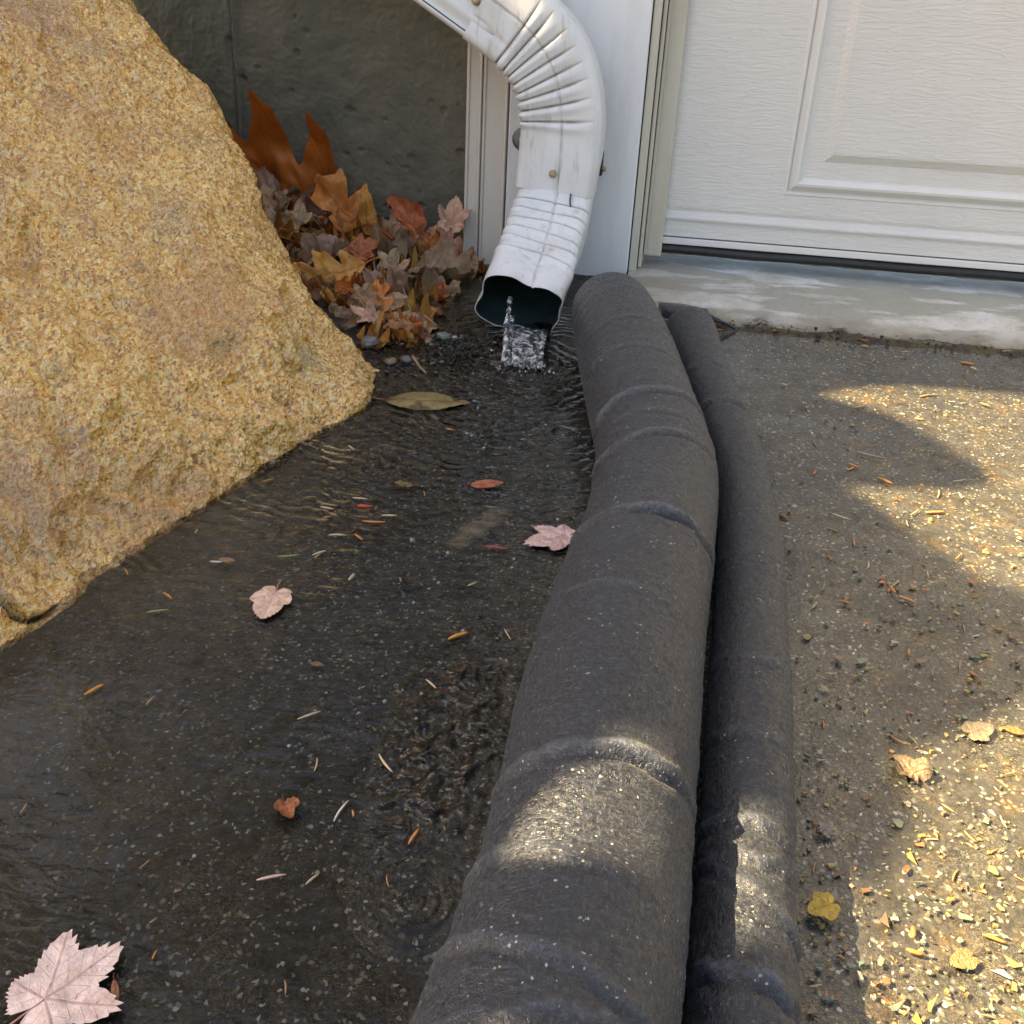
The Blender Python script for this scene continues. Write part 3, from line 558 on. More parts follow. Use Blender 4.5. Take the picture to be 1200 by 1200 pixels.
# upper pipe + elbow A lie in a plane parallel to the wall
pA = [wall(x, y, YS) for x, y in ((573, 0), (593, 15), (613, 33), (632, 52), (646, 74), (656, 100), (661, 130), (661, 150), (657, 185), (652, 221))]
nA = 430; cA = curve(pA, nA); 
for _ in range(120): cA[1:-1] = .5*cA[1:-1]+.25*(cA[:-2]+cA[2:])
TA = np.gradient(cA, axis=0); TA /= np.linalg.norm(TA, axis=1)[:, None]; WA = np.cross(TA, np.array([0, 1.0, 0])); WA *= np.sign(WA[:, 0].sum())
sA = np.r_[0, np.cumsum(np.linalg.norm(np.diff(cA, axis=0), axis=1))]
# rib stations measured where they cross the centre of the front face
ribpx = [(611, 32), (622, 44), (636, 57), (645, 73), (652, 89), (657, 104), (660, 121), (661, 142)]
def station(px, path, s, off):
    pr_ = [(600+FPX*((c-CAM)@RT)/depth(c), 600-FPX*((c-CAM)@UP)/depth(c)) for c in path]
    return s[int(np.argmin([(a-px[0])**2+(b-px[1])**2 for a, b in pr_]))]
def front(path, wax, Dp): 
    V0 = sweep(path, wax, np.array([(-.01, -Dp), (.01, -Dp), (.01, Dp), (-.01, Dp)])); return V0[:, :2].mean(1)
ribsA = [station(p, front(cA, WA, DD/2), sA, 0) for p in ribpx]
gA = {}
def dispA(p):
    q = p.copy(); W, Dp = DW/2, DD/2
    inner = np.clip((W-p[..., 0])/(2*W), 0, 1)          # 1 at the inner (left) side
    for k, s0 in enumerate(ribsA):
        off = .0015*np.sin(3*inner+k)
        e = np.exp(-np.abs((sA[:, None]-s0-off)/.0010)**1.2); puff = np.exp(-((sA[:, None]-s0-off-.0065)/.005)**2)
        wgt = sm(.05, .40, inner); a = .0050*wgt*e-.0022*puff*wgt; gA['g'] = np.maximum(gA.get('g', 0), np.exp(-np.abs((sA[:, None]-s0-off)/.0012)**1.5)*wgt*.9)
        q[..., 1] -= np.sign(q[..., 1])*a*(np.abs(p[..., 1]) > Dp*.4); q[..., 0] += a*.8*(p[..., 0] < -W*.8)
    seam = np.exp(-((p[..., 0]-.004-.002*np.sin(sA[:, None]*30))/.0013)**2)*(p[..., 1] < -Dp*.9); gA['g'] = np.maximum(gA['g'], seam*.75*np.clip(.35+1.1*noise3(np.stack([sA*60, sA*0, sA*0], -1)), .08, 1)[:, None]); q[..., 1] += .0022*seam
    step = sm(.0045, .0055, p[..., 0]-0)*(p[..., 1] < -Dp*.9); q[..., 1] -= .0012*step
    crease = np.exp(-((p[..., 0]+.024)/.004)**2)*(p[..., 1] < -Dp*.9)*sm(.09, .0, sA[:, None]); q[..., 1] += .0025*crease
    P3 = np.concatenate([np.broadcast_to(sA[:, None, None], p.shape[:2]+(1,))*22, p*22], -1); q = q+(.0013*noise3(P3))[..., None]*np.sign(p)
    return q
VA = sweep(cA, WA, rprof(DW, DD, .010), disp=dispA); shell('upper_elbow', VA, .025, ds, [SPOUT, SPOUTI], gA['g'])
dirU = cA[0]-cA[8]; dirU /= np.linalg.norm(dirU)
cU = np.array([cA[0]-dirU*.03+dirU*t for t in np.linspace(0, .9, 60)])
VU = sweep(cU[::-1], np.broadcast_to(WA[0], cU.shape).copy(), rprof(DW*.955, DD*.95, .008, flute=.0013)); shell('upper_pipe', VU, .03, ds, [SPOUT, SPOUTI])
# lower elbow swings out from the wall
pB = [wall(657, 185, YS), wall(653, 216, YS), wall(650.5, 232, YS-.004), wall(647, 250, YS-.014), wall(642, 268, YS-.032), wall(634, 290, YS-.062), wall(624, 318, YS-.105), wall(613, 346, YS-.150), wall(609, 360, YS-.172)]
nB = 430; cB = curve(pB, nB)
for _ in range(100): cB[1:-1] = .5*cB[1:-1]+.25*(cB[:-2]+cB[2:])
sB = np.r_[0, np.cumsum(np.linalg.norm(np.diff(cB, axis=0), axis=1))]; LB = sB[-1]
tw = sm(.03, LB, sB)[:, None]; WB = WA[-1][None]*(1-tw)+np.array([.955, .12, -.27])[None]*tw
fpx = [(0, 236), (0, 247), (0, 259), (0, 271), (0, 282), (0, 297)]
ribsB = [station((650-k*2.2, yy_), front(cB, WB, DD/2), sB, 0) for k, yy_ in enumerate((236, 247, 259, 271, 283, 297))]; gB = {}
def dispB(p):
    q = p.copy(); W, Dp = DW/2, DD/2; front = np.clip((Dp-p[..., 1])/(2*Dp), 0, 1); side = np.clip(np.abs(p[..., 0])/W, 0, 1)
    for k, s0 in enumerate(ribsB):
        bow = .004*(side**2)*(1 if k % 2 else .6)+.0016*np.sin(p[..., 0]*60+k*2)
        gB['g'] = np.maximum(gB.get('g', 0), np.exp(-np.abs((sB[:, None]-s0-bow)/.0014)**1.5)*sm(.3, .9, front)*.8)
        e = np.exp(-np.abs((sB[:, None]-s0-bow)/.0013)**1.3); puff = np.exp(-((sB[:, None]-s0-bow-.0058)/.0044)**2); wgt = sm(.3, .9, front)
        q[..., 1] += (.0040*e-.0016*puff)*wgt*(p[..., 1] < -Dp*.4); q[..., 0] += -np.sign(p[..., 0])*(.0024*e-.001*puff)*wgt*(side > .9)
    seam = np.exp(-((p[..., 0]-.005)/.0012)**2)*(p[..., 1] < -Dp*.9); q[..., 1] += .002*seam; gB['g'] = np.maximum(gB['g'], seam*.7*np.clip(.45+1.1*noise3(np.stack([sB*60, sB*0, sB*0], -1)), .1, 1)[:, None])
    en = sm(LB-.05, LB, sB)[:, None]; q[..., 1] += en*.0018*np.cos(p[..., 0]*150)*np.sign(-p[..., 1]); q[..., 0] += en*.0016*np.cos(p[..., 1]*170)
    P3 = np.concatenate([np.broadcast_to(sB[:, None, None], p.shape[:2]+(1,))*22+5, p*22], -1); q = q+(.0014*noise3(P3))[..., None]*np.sign(p)
    return q
VB = sweep(cB, WB, rprof(DW*.955, DD*.94, .012), disp=dispB); shell('lower_elbow', VB, .025, ds, [SPOUT, SPOUTI], gB['g'])
def disc(c, nrm, r, h, name, mat, par, slot=False):
    nrm = np.asarray(nrm, float); nrm /= np.linalg.norm(nrm); c = np.asarray(c); pt = [c, c+nrm*h*.6, c+nrm*h]; v, fc = tube(pt, [r, r, r*.7], 14)
    return obj(name, v, fc, mat, par)
c = wall(648, 204, YS-DD/2-.0006); disc(c, (0, -1, .1), .0046, .0022, 'screw', SCREWM, ds)
c = wall(558, 1, YS-DD/2+.003); disc(c, (0, -1, .1), .005, .004, 'screw', SCREWM, ds)
sw = thing('wall_strap', 'grey galvanised strap end with a slot, left of the downspout on the white board', 'strap', tuple(wall(611, 163, YB)))
disc(wall(613, 163, YB), (0, -1, 0), .0145, .002, 'strap_end', GALV, sw); disc(wall(611, 163, YB-.002), (0, -1, 0), .0028, .0015, 'screw', DOORS, sw)
sw = thing('wall_strap', 'dark rusty strap end with a screw, right of the downspout on the white board', 'strap', tuple(wall(706, 190, YB)))
v, fc = box(*sorted((px_x(699, 190, YB), px_x(707, 190, YB))), YB-.004, YB, wall(706, 206, YB)[2], wall(706, 176, YB)[2]); bevel(obj('strap_end', v, fc, RUBBER, sw, smooth=False), .0018)
disc(wall(707, 198, YB-.004), (.6, -1, 0), .003, .004, 'screw', SCREWM, sw)
# ------------------------------------------------------------------ falling water
endc = cB[-1]; lip = VB[-1]
fw = thing('falling_water', 'clear water pouring out of the downspout mouth onto the driveway', 'water', tuple(gnd(612, 430)))
yl = gnd(612, 424)[1]
def strand(x0, y0, x1, y1, r, sd, n=46):
    a = wall(x0, y0, endc[1]-.0); b = wall(x1, y1, 0); b = gnd(x1, y1, WLIFT); t = np.linspace(0, 1, n)[:, None]
    p = a*(1-t)+b*t; p[:, 0] += .0015*noise3(np.c_[t[:, 0]*5+sd, t[:, 0]*0, t[:, 0]*0]); p[:, 2] = a[2]+(b[2]-a[2])*t[:, 0]**1.35
    rr = r*(1+.55*noise3(np.c_[t[:, 0]*9+sd*3, t[:, 0]*0+2, t[:, 0]*0])); return tube(p, np.clip(rr, r*.35, 9), 12)
for k, a in enumerate([(598, 350, 590, 424, .0030), (599, 372, 594, 426, .0034), (593, 380, 591, 418, .0016), (636, 388, 634, 428, .0022), (630, 388, 627, 430, .0026)]):
    v, fc = strand(*a, k*3.3); obj('strand', v, fc, GLASS, fw)
n1, n2 = 50, 44; t = np.linspace(0, 1, n1); u = np.linspace(0, 1, n2)
a0, a1 = wall(601, 380, endc[1]-.002), wall(641, 389, endc[1]-.002); b0, b1 = gnd(600, 428, WLIFT-.001), gnd(635, 432, WLIFT-.001)
Tt, Uu = np.meshgrid(t, u, indexing='ij'); top_ = a0+(a1-a0)*Uu[..., None]; bot = b0+(b1-b0)*Uu[..., None]; Pw = top_*(1-Tt[..., None])+bot*Tt[..., None]
Pw[..., 2] = top_[..., 2]+(bot[..., 2]-top_[..., 2])*Tt**1.4
nzz = .0040*noise3(np.stack([Uu*7, Tt*2.2, Tt*0], -1))+.0014*noise3(np.stack([Uu*16, Tt*5, Tt*0], -1)); Fp = Pw.copy(); Fp[..., 1] += -.0022+nzz; Bp = Pw.copy(); Bp[..., 1] += .0016+.6*nzz[:, ::-1]
v = np.concatenate([Fp.reshape(-1, 3), Bp.reshape(-1, 3)]); nn_ = n1*n2; fc = list(map(tuple, grid_faces(n1, n2)))+list(map(tuple, grid_faces(n1, n2, off=nn_, flip=True)))
for i in range(n1-1):
    for j in (0, n2-1): fc.append((i*n2+j, (i+1)*n2+j, nn_+(i+1)*n2+j, nn_+i*n2+j))
obj('sheet', v, fc, GLASS, fw)
def ball(c, r, sq=1.0, n=8):
    th = np.linspace(0, np.pi, n)[:, None]; ph = np.linspace(0, 2*np.pi, 2*n-4, endpoint=False)[None]
    v = np.stack([np.sin(th)*np.cos(ph), np.sin(th)*np.sin(ph), np.cos(th)+0*ph*1.0], -1)*np.array([r, r, r*sq])+c
    return v.reshape(-1, 3), [tuple(q) for q in grid_faces(n, 2*n-4, cv=True)]
parts = []
for _ in range(130):
    a = random.uniform(0, 6.28); rr = abs(random.gauss(0, .016)); c = gnd(614, 431, WLIFT)+np.array([rr*math.cos(a)*1.5, rr*math.sin(a), random.uniform(0, .008)]); parts.append(ball(c, random.uniform(.0006, .0019)))
v, fc = join(parts); o = obj('splash_drops', v, fc, GLASS, fw); o['kind'] = 'stuff'
BUB = NT('bubble_skin'); BUB.fin((.75, .82, .9), .05, None, Transmission_Weight=.75, IOR=1.2, Specular_IOR_Level=.8); BUB = BUB.m
bub = [(567, 525, 5), (483, 633, 6), (525, 648, 5), (600, 665, 5), (603, 655, 4), (514, 683, 4), (503, 690, 3), (485, 706, 4), (654, 609, 5), (642, 546, 4), (640, 498, 4), (672, 504, 3), (562, 487, 3), (576, 451, 3), (547, 508, 5), (553, 511, 4), (543, 739, 5), (339, 874, 5), (294, 869, 3), (451, 822, 5), (488, 842, 4), (494, 813, 4), (228, 1003, 5), (556, 470, 4), (545, 474, 4), (560, 478, 4), (577, 548, 3), (495, 718, 3), (120, 1160, 6), (10, 1140, 6)]
for x, y, r in bub:
    c = gnd(x, y, WLIFT); rr = r*.5*depth(c)/FPX; v, fc = ball(c, rr, .8); o = obj('water_bubble', v, fc, BUB, origin=c); tag(o, 'tiny clear bubble floating on the thin water left of the thick sock', 'bubble', 'bubbles floating on the thin water')
# ------------------------------------------------------------------ leaves
def leaf_maple(seed, teeth=1.0, asp=1.0, curl=.12, nr=9, nth=120, lobes=None):
    r_ = np.random.default_rng(seed); lobes = lobes or [(90, 1.0, 34), (90+52, .86, 32), (90-52, .86, 32), (90+112, .50, 30), (90-112, .50, 30)]
    lobes = [(a+r_.normal(0, 3), l*(1+r_.normal(0, .05)), h) for a, l, h in lobes]
    th = np.linspace(-90, 270, nth, endpoint=False); R = np.full(nth, .30); ax = np.zeros(nth); best = np.full(nth, 999.)
    for a, l, h in lobes:
        dd_ = np.abs((th-a+180) % 360-180); q = np.clip(1-dd_/h, 0, 1); R = np.maximum(R, .34+(l-.34)*q**.9*(1)); c_ = dd_ < best; best = np.where(c_, dd_, best); ax = np.where(c_, a, ax)
    R = R*(1+teeth*.055*(np.abs(((th*11/60+r_.random()) % 1)-.5)*2-.5)*2)
    back = np.abs((th+90+180) % 360-180); R = R*np.where(back < 18, .25+.75*back/18, 1)
    V, A_, = [(0, 0, 0)], [(0, 0, 0)]
    for k in range(1, nr+1):
        rho = k/nr
        for i in range(nth):
            x, y = R[i]*rho*math.cos(math.radians(th[i])), R[i]*rho*math.sin(math.radians(th[i])); V.append((x*asp, y, 0)); A_.append((math.hypot(x, y)*abs(math.sin(math.radians(best[i]))), math.hypot(x, y)*math.cos(math.radians(best[i])), 0))
    F = [(0, 1+i, 1+(i+1) % nth) for i in range(nth)]+[(1+(k-1)*nth+i, 1+k*nth+i, 1+k*nth+(i+1) % nth, 1+(k-1)*nth+(i+1) % nth) for k in range(1, nr) for i in range(nth)]
    return np.array(V, float), F, np.array(A_), curl
def leaf_strip(seed, wf, lobn=0, slant=.5, curl=.12, n=60, m=9):
    r_ = np.random.default_rng(seed); t = np.linspace(0, 1, n); V, A_ = [], []
    ph = r_.random()
    for i, tt_ in enumerate(t):
        for j in range(-m, m+1):
            sd = -1 if j < 0 else 1; u = abs(j)/m
            env = wf*(math.sin(math.pi*min(tt_**.8, 1))**.75)
            if lobn: lb = .5-.5*math.cos(2*math.pi*(tt_**.9*lobn+ph*.12+(0.10 if sd > 0 else 0))); env = env*(.30+.70*lb**.6)*(1+.05*math.sin(tt_*60+sd))+.012
            else: env = env*(1+.03*math.sin(tt_*70+sd))
            x = sd*u*env; y = tt_+slant*u*env*(1 if lobn else .1); V.append((x, y-.5, 0)); A_.append((abs(x), tt_, 0))
    W = 2*m+1; F = [(i*W+j, i*W+j+1, (i+1)*W+j+1, (i+1)*W+j) for i in range(n-1) for j in range(W-1)]
    return np.array(V), F, np.array(A_), curl
def bend(V, seed, curl, crumple):
    r_ = np.random.default_rng(seed); x, y = V[:, 0], V[:, 1]; a = r_.uniform(0, math.pi); c = math.cos(a)*x+math.sin(a)*y
    z = curl*(x*x*r_.uniform(.6, 1.8)+c*c*r_.uniform(-.4, 1.2)+.25*np.sin(3*c+seed))+crumple*(fbm(np.c_[V[:, :2]*2.2+seed, x*0], 3)*.22+.06*np.abs(noise3(np.c_[V[:, :2]*7+seed, x*0])))
    z = z+.02*np.abs(x)*0; W = V.copy(); W[:, 2] += z; k = crumple*.25; W[:, 0] *= 1-k*np.abs(W[:, 2]); return W
MESH = {}
def leafmesh(kind, var, flat):
    key = (kind, var, flat)
    if key in MESH: return MESH[key]
    sd = var*13+len(kind)*7
    if kind == 'maple': V, F, A_, c = leaf_maple(sd)
    elif kind == 'maple3': V, F, A_, c = leaf_maple(sd, 1.3, 1.0, lobes=[(90, 1.0, 40), (90+48, .72, 34), (90-48, .80, 34), (90+105, .45, 34), (90-105, .45, 34)])
    elif kind == 'poplar': V, F, A_, c = leaf_maple(sd, .8, 1.0, lobes=[(90, 1.0, 62), (90+62, .62, 60), (90-62, .62, 60), (90+120, .46, 42), (90-120, .46, 42)])
    elif kind == 'oak': V, F, A_, c = leaf_strip(sd, .37, 3.1, .42)
    elif kind == 'oval': V, F, A_, c = leaf_strip(sd, .23, 0)
    elif kind == 'sliver': V, F, A_, c = leaf_strip(sd, .11, 0)
    c, cr = {0: (.03, .12), 1: (.45, .8), 2: (1.3, 1.15)}[flat]
    V = bend(V, sd+3, c, cr)
    # stalk
    if kind in ('maple', 'maple3', 'poplar'): st = [(0, 0, V[0, 2]), (.01, -.2, V[0, 2]), (.05, -.42, .05), (.03, -.6, .08)]
    else: m_ = np.argmin(np.abs(V[:, 0])+np.abs(V[:, 1]+.5)); st = [V[m_], V[m_]+np.array([.01, -.08, .01]), V[m_]+np.array([-.01, -.2, .03])]
    sv_, sf = tube(curve(st, 10), np.linspace(.009, .014, 10), 6)
    n0 = len(V); th_ = .0035
    Vb = V.copy(); Vb[:, 2] -= th_
    VV = np.concatenate([V, Vb]); FF = [tuple(q) for q in F]+[tuple(n0+k for k in q[::-1]) for q in F]; MESH[key+('s',)] = mesh('stalk', sv_, sf, TWIG)
    me = mesh('leaf', VV, FF, LEAF if flat else LEAFW); at = me.attributes.new('vein', 'FLOAT_VECTOR', 'POINT')
    at.data.foreach_set('vector', np.concatenate([A_, A_]).astype(np.float32).ravel()); MESH[key] = me; return me
def place_leaf(name, kind, var, flat, pos, size, nrm, spin, col, label, group=None):
    """pos world, size metres (leaf length), nrm leaf normal, spin: picture angle of the tip (deg, 90 = up)"""
    nrm = np.asarray(nrm, float); nrm /= np.linalg.norm(nrm)
    a = math.radians(spin); d_ = RT*math.cos(a)+UP*math.sin(a)*1.0
    if flat == 0: d_ = RT*math.cos(a)+np.array([0, 1, SLOPE])*math.sin(a)
    y = d_-nrm*(d_@nrm); y /= np.linalg.norm(y); x = np.cross(y, nrm)
    o = bpy.data.objects.new(name, leafmesh(kind, var, flat)); COL.objects.link(o); s = size
    o.matrix_world = Matrix(((x[0]*s, y[0]*s, nrm[0]*s, pos[0]), (x[1]*s, y[1]*s, nrm[1]*s, pos[1]), (x[2]*s, y[2]*s, nrm[2]*s, pos[2]), (0, 0, 0, 1)))
    o.color = (*col, 1)
    if 'half buried' not in label:
        q = bpy.data.objects.new('stalk', MESH[(kind, var, flat, 's')]); COL.objects.link(q); q.parent = o; q.color = (col[0]*.6, col[1]*.38, col[2]*.35, 1)
    return tag(o, label, 'leaf', group)
RUSSET, ORANGE, OCHRE, TANG, PINK, REDP, GREYB, BROWN, YEL = (.62, .19, .03), (.82, .34, .09), (.74, .38, .08), (.60, .42, .24), (.74, .47, .33), (.62, .20, .08), (.50, .33, .19), (.40, .19, .08), (.75, .50, .07)
# the heap against the wall
tp = np.array([wall(x, y, -.02) for x, y in ((180, 60), (262, 150), (300, 190), (345, 235), (400, 262), (450, 283), (500, 297), (545, 320), (575, 372))])
def pile_z(x, y):
    zt_ = np.interp(x, tp[:, 0], tp[:, 2]); yf = np.interp(x, [-.7, -.36, -.27, -.20, -.16], [-.46, -.42, -.40, -.34, -.28]); g = gz(x, y); t_ = np.clip((y-yf)/(-.02-yf), 0, 1.1); return g+(zt_-g-.012)*t_**.85*np.clip((-.10-x)/.06, 0, 1)
nx, ny = 130, 110; X, Y = np.meshgrid(np.linspace(-.80, -.12, nx), np.linspace(-.47, .010, ny), indexing='ij'); Z = pile_z(X, Y); P = np.stack([X, Y, Z], -1); k = sm(0, .01, Z-gz(X, Y)); Z = Z+(.010*fbm(P*45, 3))*k-.003
tag(obj('leaf_mould', np.stack([X, Y, Z], -1).reshape(-1, 3), grid_faces(nx, ny), SOIL), 'dark damp rotted leaf matter heaped under the dry leaves by the wall', 'leaf litter', kind='stuff')
def pile_hit(x, y, up=.006):
    r = ray(x, y); ts = np.linspace(.8, 1.65, 500)
    for t in ts:
        p = CAM+r*t
        if p[2] <= pile_z(p[0], p[1])+up or p[1] > (-.016 if p[0] < xa-.004 else -.078): return p
    return p
TC = -FW
spec = [  # px, py, size px, kind, flat, tip angle, colour, normal mix, label
 (352, 218, 185, 'oak', 2, 150, RUSSET, .95, 'big russet oak leaf standing highest on the heap against the concrete wall', -.06),
 (412, 250, 105, 'oak', 2, 140, ORANGE, .8, 'folded orange brown oak leaf just right of the big russet one', -.05),
 (500, 291, 62, 'maple', 1, 250, ORANGE, .7, 'orange tan maple leaf with points hanging down, near the beige trim', -.10),
 (530, 268, 50, 'maple3', 1, 80, PINK, .9, 'dusty pink maple leaf leaning upright against the beige corner trim', -.05),
 (421, 302, 46, 'maple3', 1, 30, REDP, .6, 'reddish pink leaf lying in the middle of the heap', -.18),
 (385, 322, 90, 'oak', 1, 200, OCHRE, .7, 'yellow brown oak leaf lying along the edge of the boulder', -.22),
 (456, 322, 44, 'maple', 2, 70, TANG, .7, 'grey tan crumpled leaf in the middle of the heap under the orange tan one', -.18),
 (494, 325, 42, 'oval', 1, 10, GREYB, .6, 'smooth grey brown oval leaf below the hanging orange tan leaf', -.18),
 (461, 356, 42, 'oval', 1, 20, TANG, .6, 'pale tan narrow leaf low in the heap', -.26),
 (440, 378, 40, 'maple', 2, 160, PINK, .6, 'pale pink curled leaf at the foot of the boulder', -.30),
 (444, 357, 56, 'oak', 1, 95, ORANGE, .7, 'bright orange lobed leaf standing among grey ones low in the heap', -.26),
 (549, 317, 46, 'oval', 2, 80, GREYB, .9, 'brown curled leaf standing upright at the foot of the beige trim', -.10),
 (556, 371, 62, 'oval', 2, 75, TANG, .8, 'broad tan leaf propped up beside the downspout mouth', -.24),
 (516, 347, 30, 'oak', 2, 75, REDP, .7, 'small rust red curled leaf in front of the beige trim', -.24),
 (423, 355, 34, 'maple', 2, 60, GREYB, .6, 'grey brown shell shaped leaf touching the boulder edge', -.26),
 (465, 394, 46, 'oval', 2, 5, BROWN, .5, 'dark rusty curled leaf at the very front of the heap', -.33),
 (330, 258, 70, 'oval', 1, 120, GREYB, .7, 'purple grey leaf tucked under the big russet oak leaf by the boulder', -.10),
 (410, 262, 44, 'oak', 1, 200, YEL, .6, 'small bright yellow ochre leaf below the folded orange brown one', -.12),
 (430, 258, 52, 'oval', 2, 100, OCHRE, .7, 'narrow ochre leaf leaning on the wall above the heap', -.05),
 (470, 262, 30, 'oval', 1, 60, PINK, .8, 'tiny pinkish leaf at the top of the heap against the wall', -.04),
 (485, 272, 40, 'poplar', 2, 140, REDP, .7, 'red brown crumpled leaf behind the orange tan one', -.05),
 (405, 335, 40, 'oak', 2, 300, RUSSET, .7, 'small dark orange oak leaf against the boulder', -.24),
 (530, 320, 40, 'oval', 2, 120, BROWN, .7, 'dark brown curled leaf in front of the beige trim', -.14),
 (352, 268, 46, 'maple', 2, 30, TANG, .6, 'pale brown crumpled leaf squeezed between boulder and big oak leaf', -.14),
]
for k, (x, y, s, kd, fl_, an, c, mx_, lab, yy) in enumerate(spec):
    p = pile_hit(x, y, .012); p = wall(x, y, yy if k in (0, 1, 3, 18, 19, 20) else p[1]); 
    p = p+TC*.012
    sz = s*depth(p)/FPX/(1.35 if 'maple' in kd else 1.0); nr = TC*mx_+GNU*(1-mx_)+np.array([random.gauss(0, .15), 0, random.gauss(0, .15)])
    place_leaf('fallen_leaf', kd, k % 4, fl_, p, sz*(1.0), nr, an, c, lab, 'fallen leaves heaped between boulder and wall')
fillers = [('poplar', PINK, 'crumpled dusty pink leaf half buried in the heap between boulder and wall'), ('oval', GREYB, 'grey brown curled leaf half buried in the heap between boulder and wall'), ('oak', RUSSET, 'rust coloured lobed leaf half buried in the heap between boulder and wall'), ('poplar', TANG, 'crumpled tan leaf half buried in the heap between boulder and wall'), ('oval', BROWN, 'dark brown curled leaf half buried in the heap between boulder and wall'), ('oak', OCHRE, 'ochre lobed leaf half buried in the heap between boulder and wall')]
for i in range(250):
    u_ = random.random(); x = 300+272*u_**.8; ytop = np.interp(x, [300, 345, 400, 450, 500, 545, 575], [205, 235, 262, 275, 285, 300, 350]); ybot = np.interp(x, [300, 350, 400, 430, 480, 560], [240, 310, 370, 405, 395, 375])
    y = ytop+6+(ybot-ytop)*random.random(); p = pile_hit(x, y, .004); kd, c, lab = random.choices(fillers, (.6, 2.5, 6, 1.5, 3, 7))[0]; dk = random.uniform(.55, 1.1)
    p = p+np.array([0, 0, -.003]); sz = random.uniform(24, 60)*depth(p)/FPX
    nr = GNU*.8+TC*.5+np.array([random.gauss(0, .35), random.gauss(0, .3), random.gauss(0, .2)])
    side_ = 'next to the boulder' if x < np.interp(y, [205, 310, 400], [345, 400, 440])+25 else ('near the downspout' if x > 505 else 'midway along it')
    lab = lab.replace('half buried in the heap between boulder and wall', 'half buried '+('high' if y < 290 else 'low' if y > 340 else 'halfway down')+' in the heap '+side_)
    place_leaf('fallen_leaf', kd, random.randrange(4), 2, p, sz, nr, random.uniform(0, 360), tuple(v_*dk for v_ in c), lab, 'fallen leaves heaped between boulder and wall')
for a in (((338, 252), (352, 246), (372, 262), (384, 277), (402, 285)), ((471, 330), (475, 345), (482, 366)), ((497, 371), (504, 376), (512, 382)), ((357, 279), (368, 276), (378, 270)), ((484, 418), (492, 430), (500, 438)), ((446, 330), (440, 318), (438, 300)), ((528, 300), (540, 322), (548, 334))):
    pts = [pile_hit(x, y, .02)+TC*.004 for x, y in a]; v, fc = tube(curve(pts, 16), np.linspace(.0016, .0009, 16), 7); o = obj('twig', v, fc, TWIG, origin=pts[0]); o.color = (.30, .22, .13, 1); tag(o, 'thin pale dry twig lying on the heap of fallen leaves', 'twig', 'twigs on the leaf heap')
# loose leaves lying on the wet driveway
def flat_leaf(x, y, s, kd, var, an, c, lab, lift=.0065, fl_=0, grp=None, tilt=0.0):
    p = gnd(x, y, lift); return place_leaf('fallen_leaf', kd, var, fl_, p, s*depth(p)/FPX, GNU+np.array([tilt, -tilt*.5, 0]), an, c, lab, grp)
flat_leaf(52, 1172, 118, 'maple3', 1, 52, (.88, .70, .64), 'large pale pink maple leaf floating in the nearest corner of the water', .008)
flat_leaf(321, 697, 44, 'poplar', 2, 268, (.88, .64, .49), 'pale peach leaf with a red stalk lying alone on the wet driveway')
flat_leaf(662, 628, 50, 'maple3', 3, 200, (.78, .58, .55), 'pinkish leaf tucked against the left side of the thick sock')
flat_leaf(501, 470, 100, 'oval', 1, 357, (.34, .28, .12), 'long olive brown oval leaf lying flat in the shallow water', .0046)
flat_leaf(571, 567, 40, 'oval', 2, 12, (.46, .14, .05), 'small bright orange leaf lying below the olive leaf on the wet driveway')
flat_leaf(582, 641, 28, 'sliver', 1, 350, (.34, .07, .05), 'small dark red leaf scrap left of the pinkish leaf')
flat_leaf(471, 569, 26, 'oval', 3, 340, (.26, .19, .06), 'small olive yellow curled leaf on the wet driveway', .006, 1)
flat_leaf(372, 778, 17, 'oval', 1, 350, (.20, .12, .06), 'little round brown leaf on the rippled water')
flat_leaf(266, 656, 20, 'oval', 0, 350, (.36, .20, .09), 'little tan leaf scrap near the boulder foot')
flat_leaf(335, 944, 28, 'poplar', 0, 280, (.42, .16, .06), 'small orange brown pointed leaf scrap in the open water', .007, 1)
flat_leaf(971, 1060, 34, 'poplar', 1, 200, (.62, .42, .03), 'bright yellow leaf scrap lying right of the thin sock')
flat_leaf(966, 975, 20, 'maple', 2, 60, (.42, .36, .31), 'tiny whitish lobed leaf right of the thin sock', .004, 1)
flat_leaf(895, 862, 4, 'oval', 2, 60, (.42, .36, .31), 'speck of leaf right of the thin sock') if False else None
flat_leaf(135, 1165, 40, 'sliver', 2, 300, (.34, .13, .05), 'orange brown sliver beside the large pale pink maple leaf')
flat_leaf(1135, 1122, 26, 'poplar', 3, 200, (.26, .20, .08), 'dull yellow torn leaf scrap in the middle of the nearest sunlit patch', .003)
flat_leaf(1070, 908, 42, 'poplar', 1, 100, (.20, .15, .09), 'brown crumpled leaf at the shaded tip of the nearest sunlit patch', .003, 1)
flat_leaf(1190, 856, 26, 'oval', 1, 340, (.55, .17, .04), 'vivid orange leaf scrap at the right edge above the sunlit patch', .003)
flat_leaf(1140, 858, 30, 'poplar', 2, 20, (.24, .20, .13), 'greyish brown leaf scrap left of the vivid orange one', .003)
flat_leaf(1062, 1018, 14, 'oval', 2, 60, (.40, .14, .04), 'tiny rusty leaf scrap beside the nearest sunlit patch', .003)
flat_leaf(935, 1075, 4, 'oval', 2, 60, (.40, .14, .04), 'x') if False else None
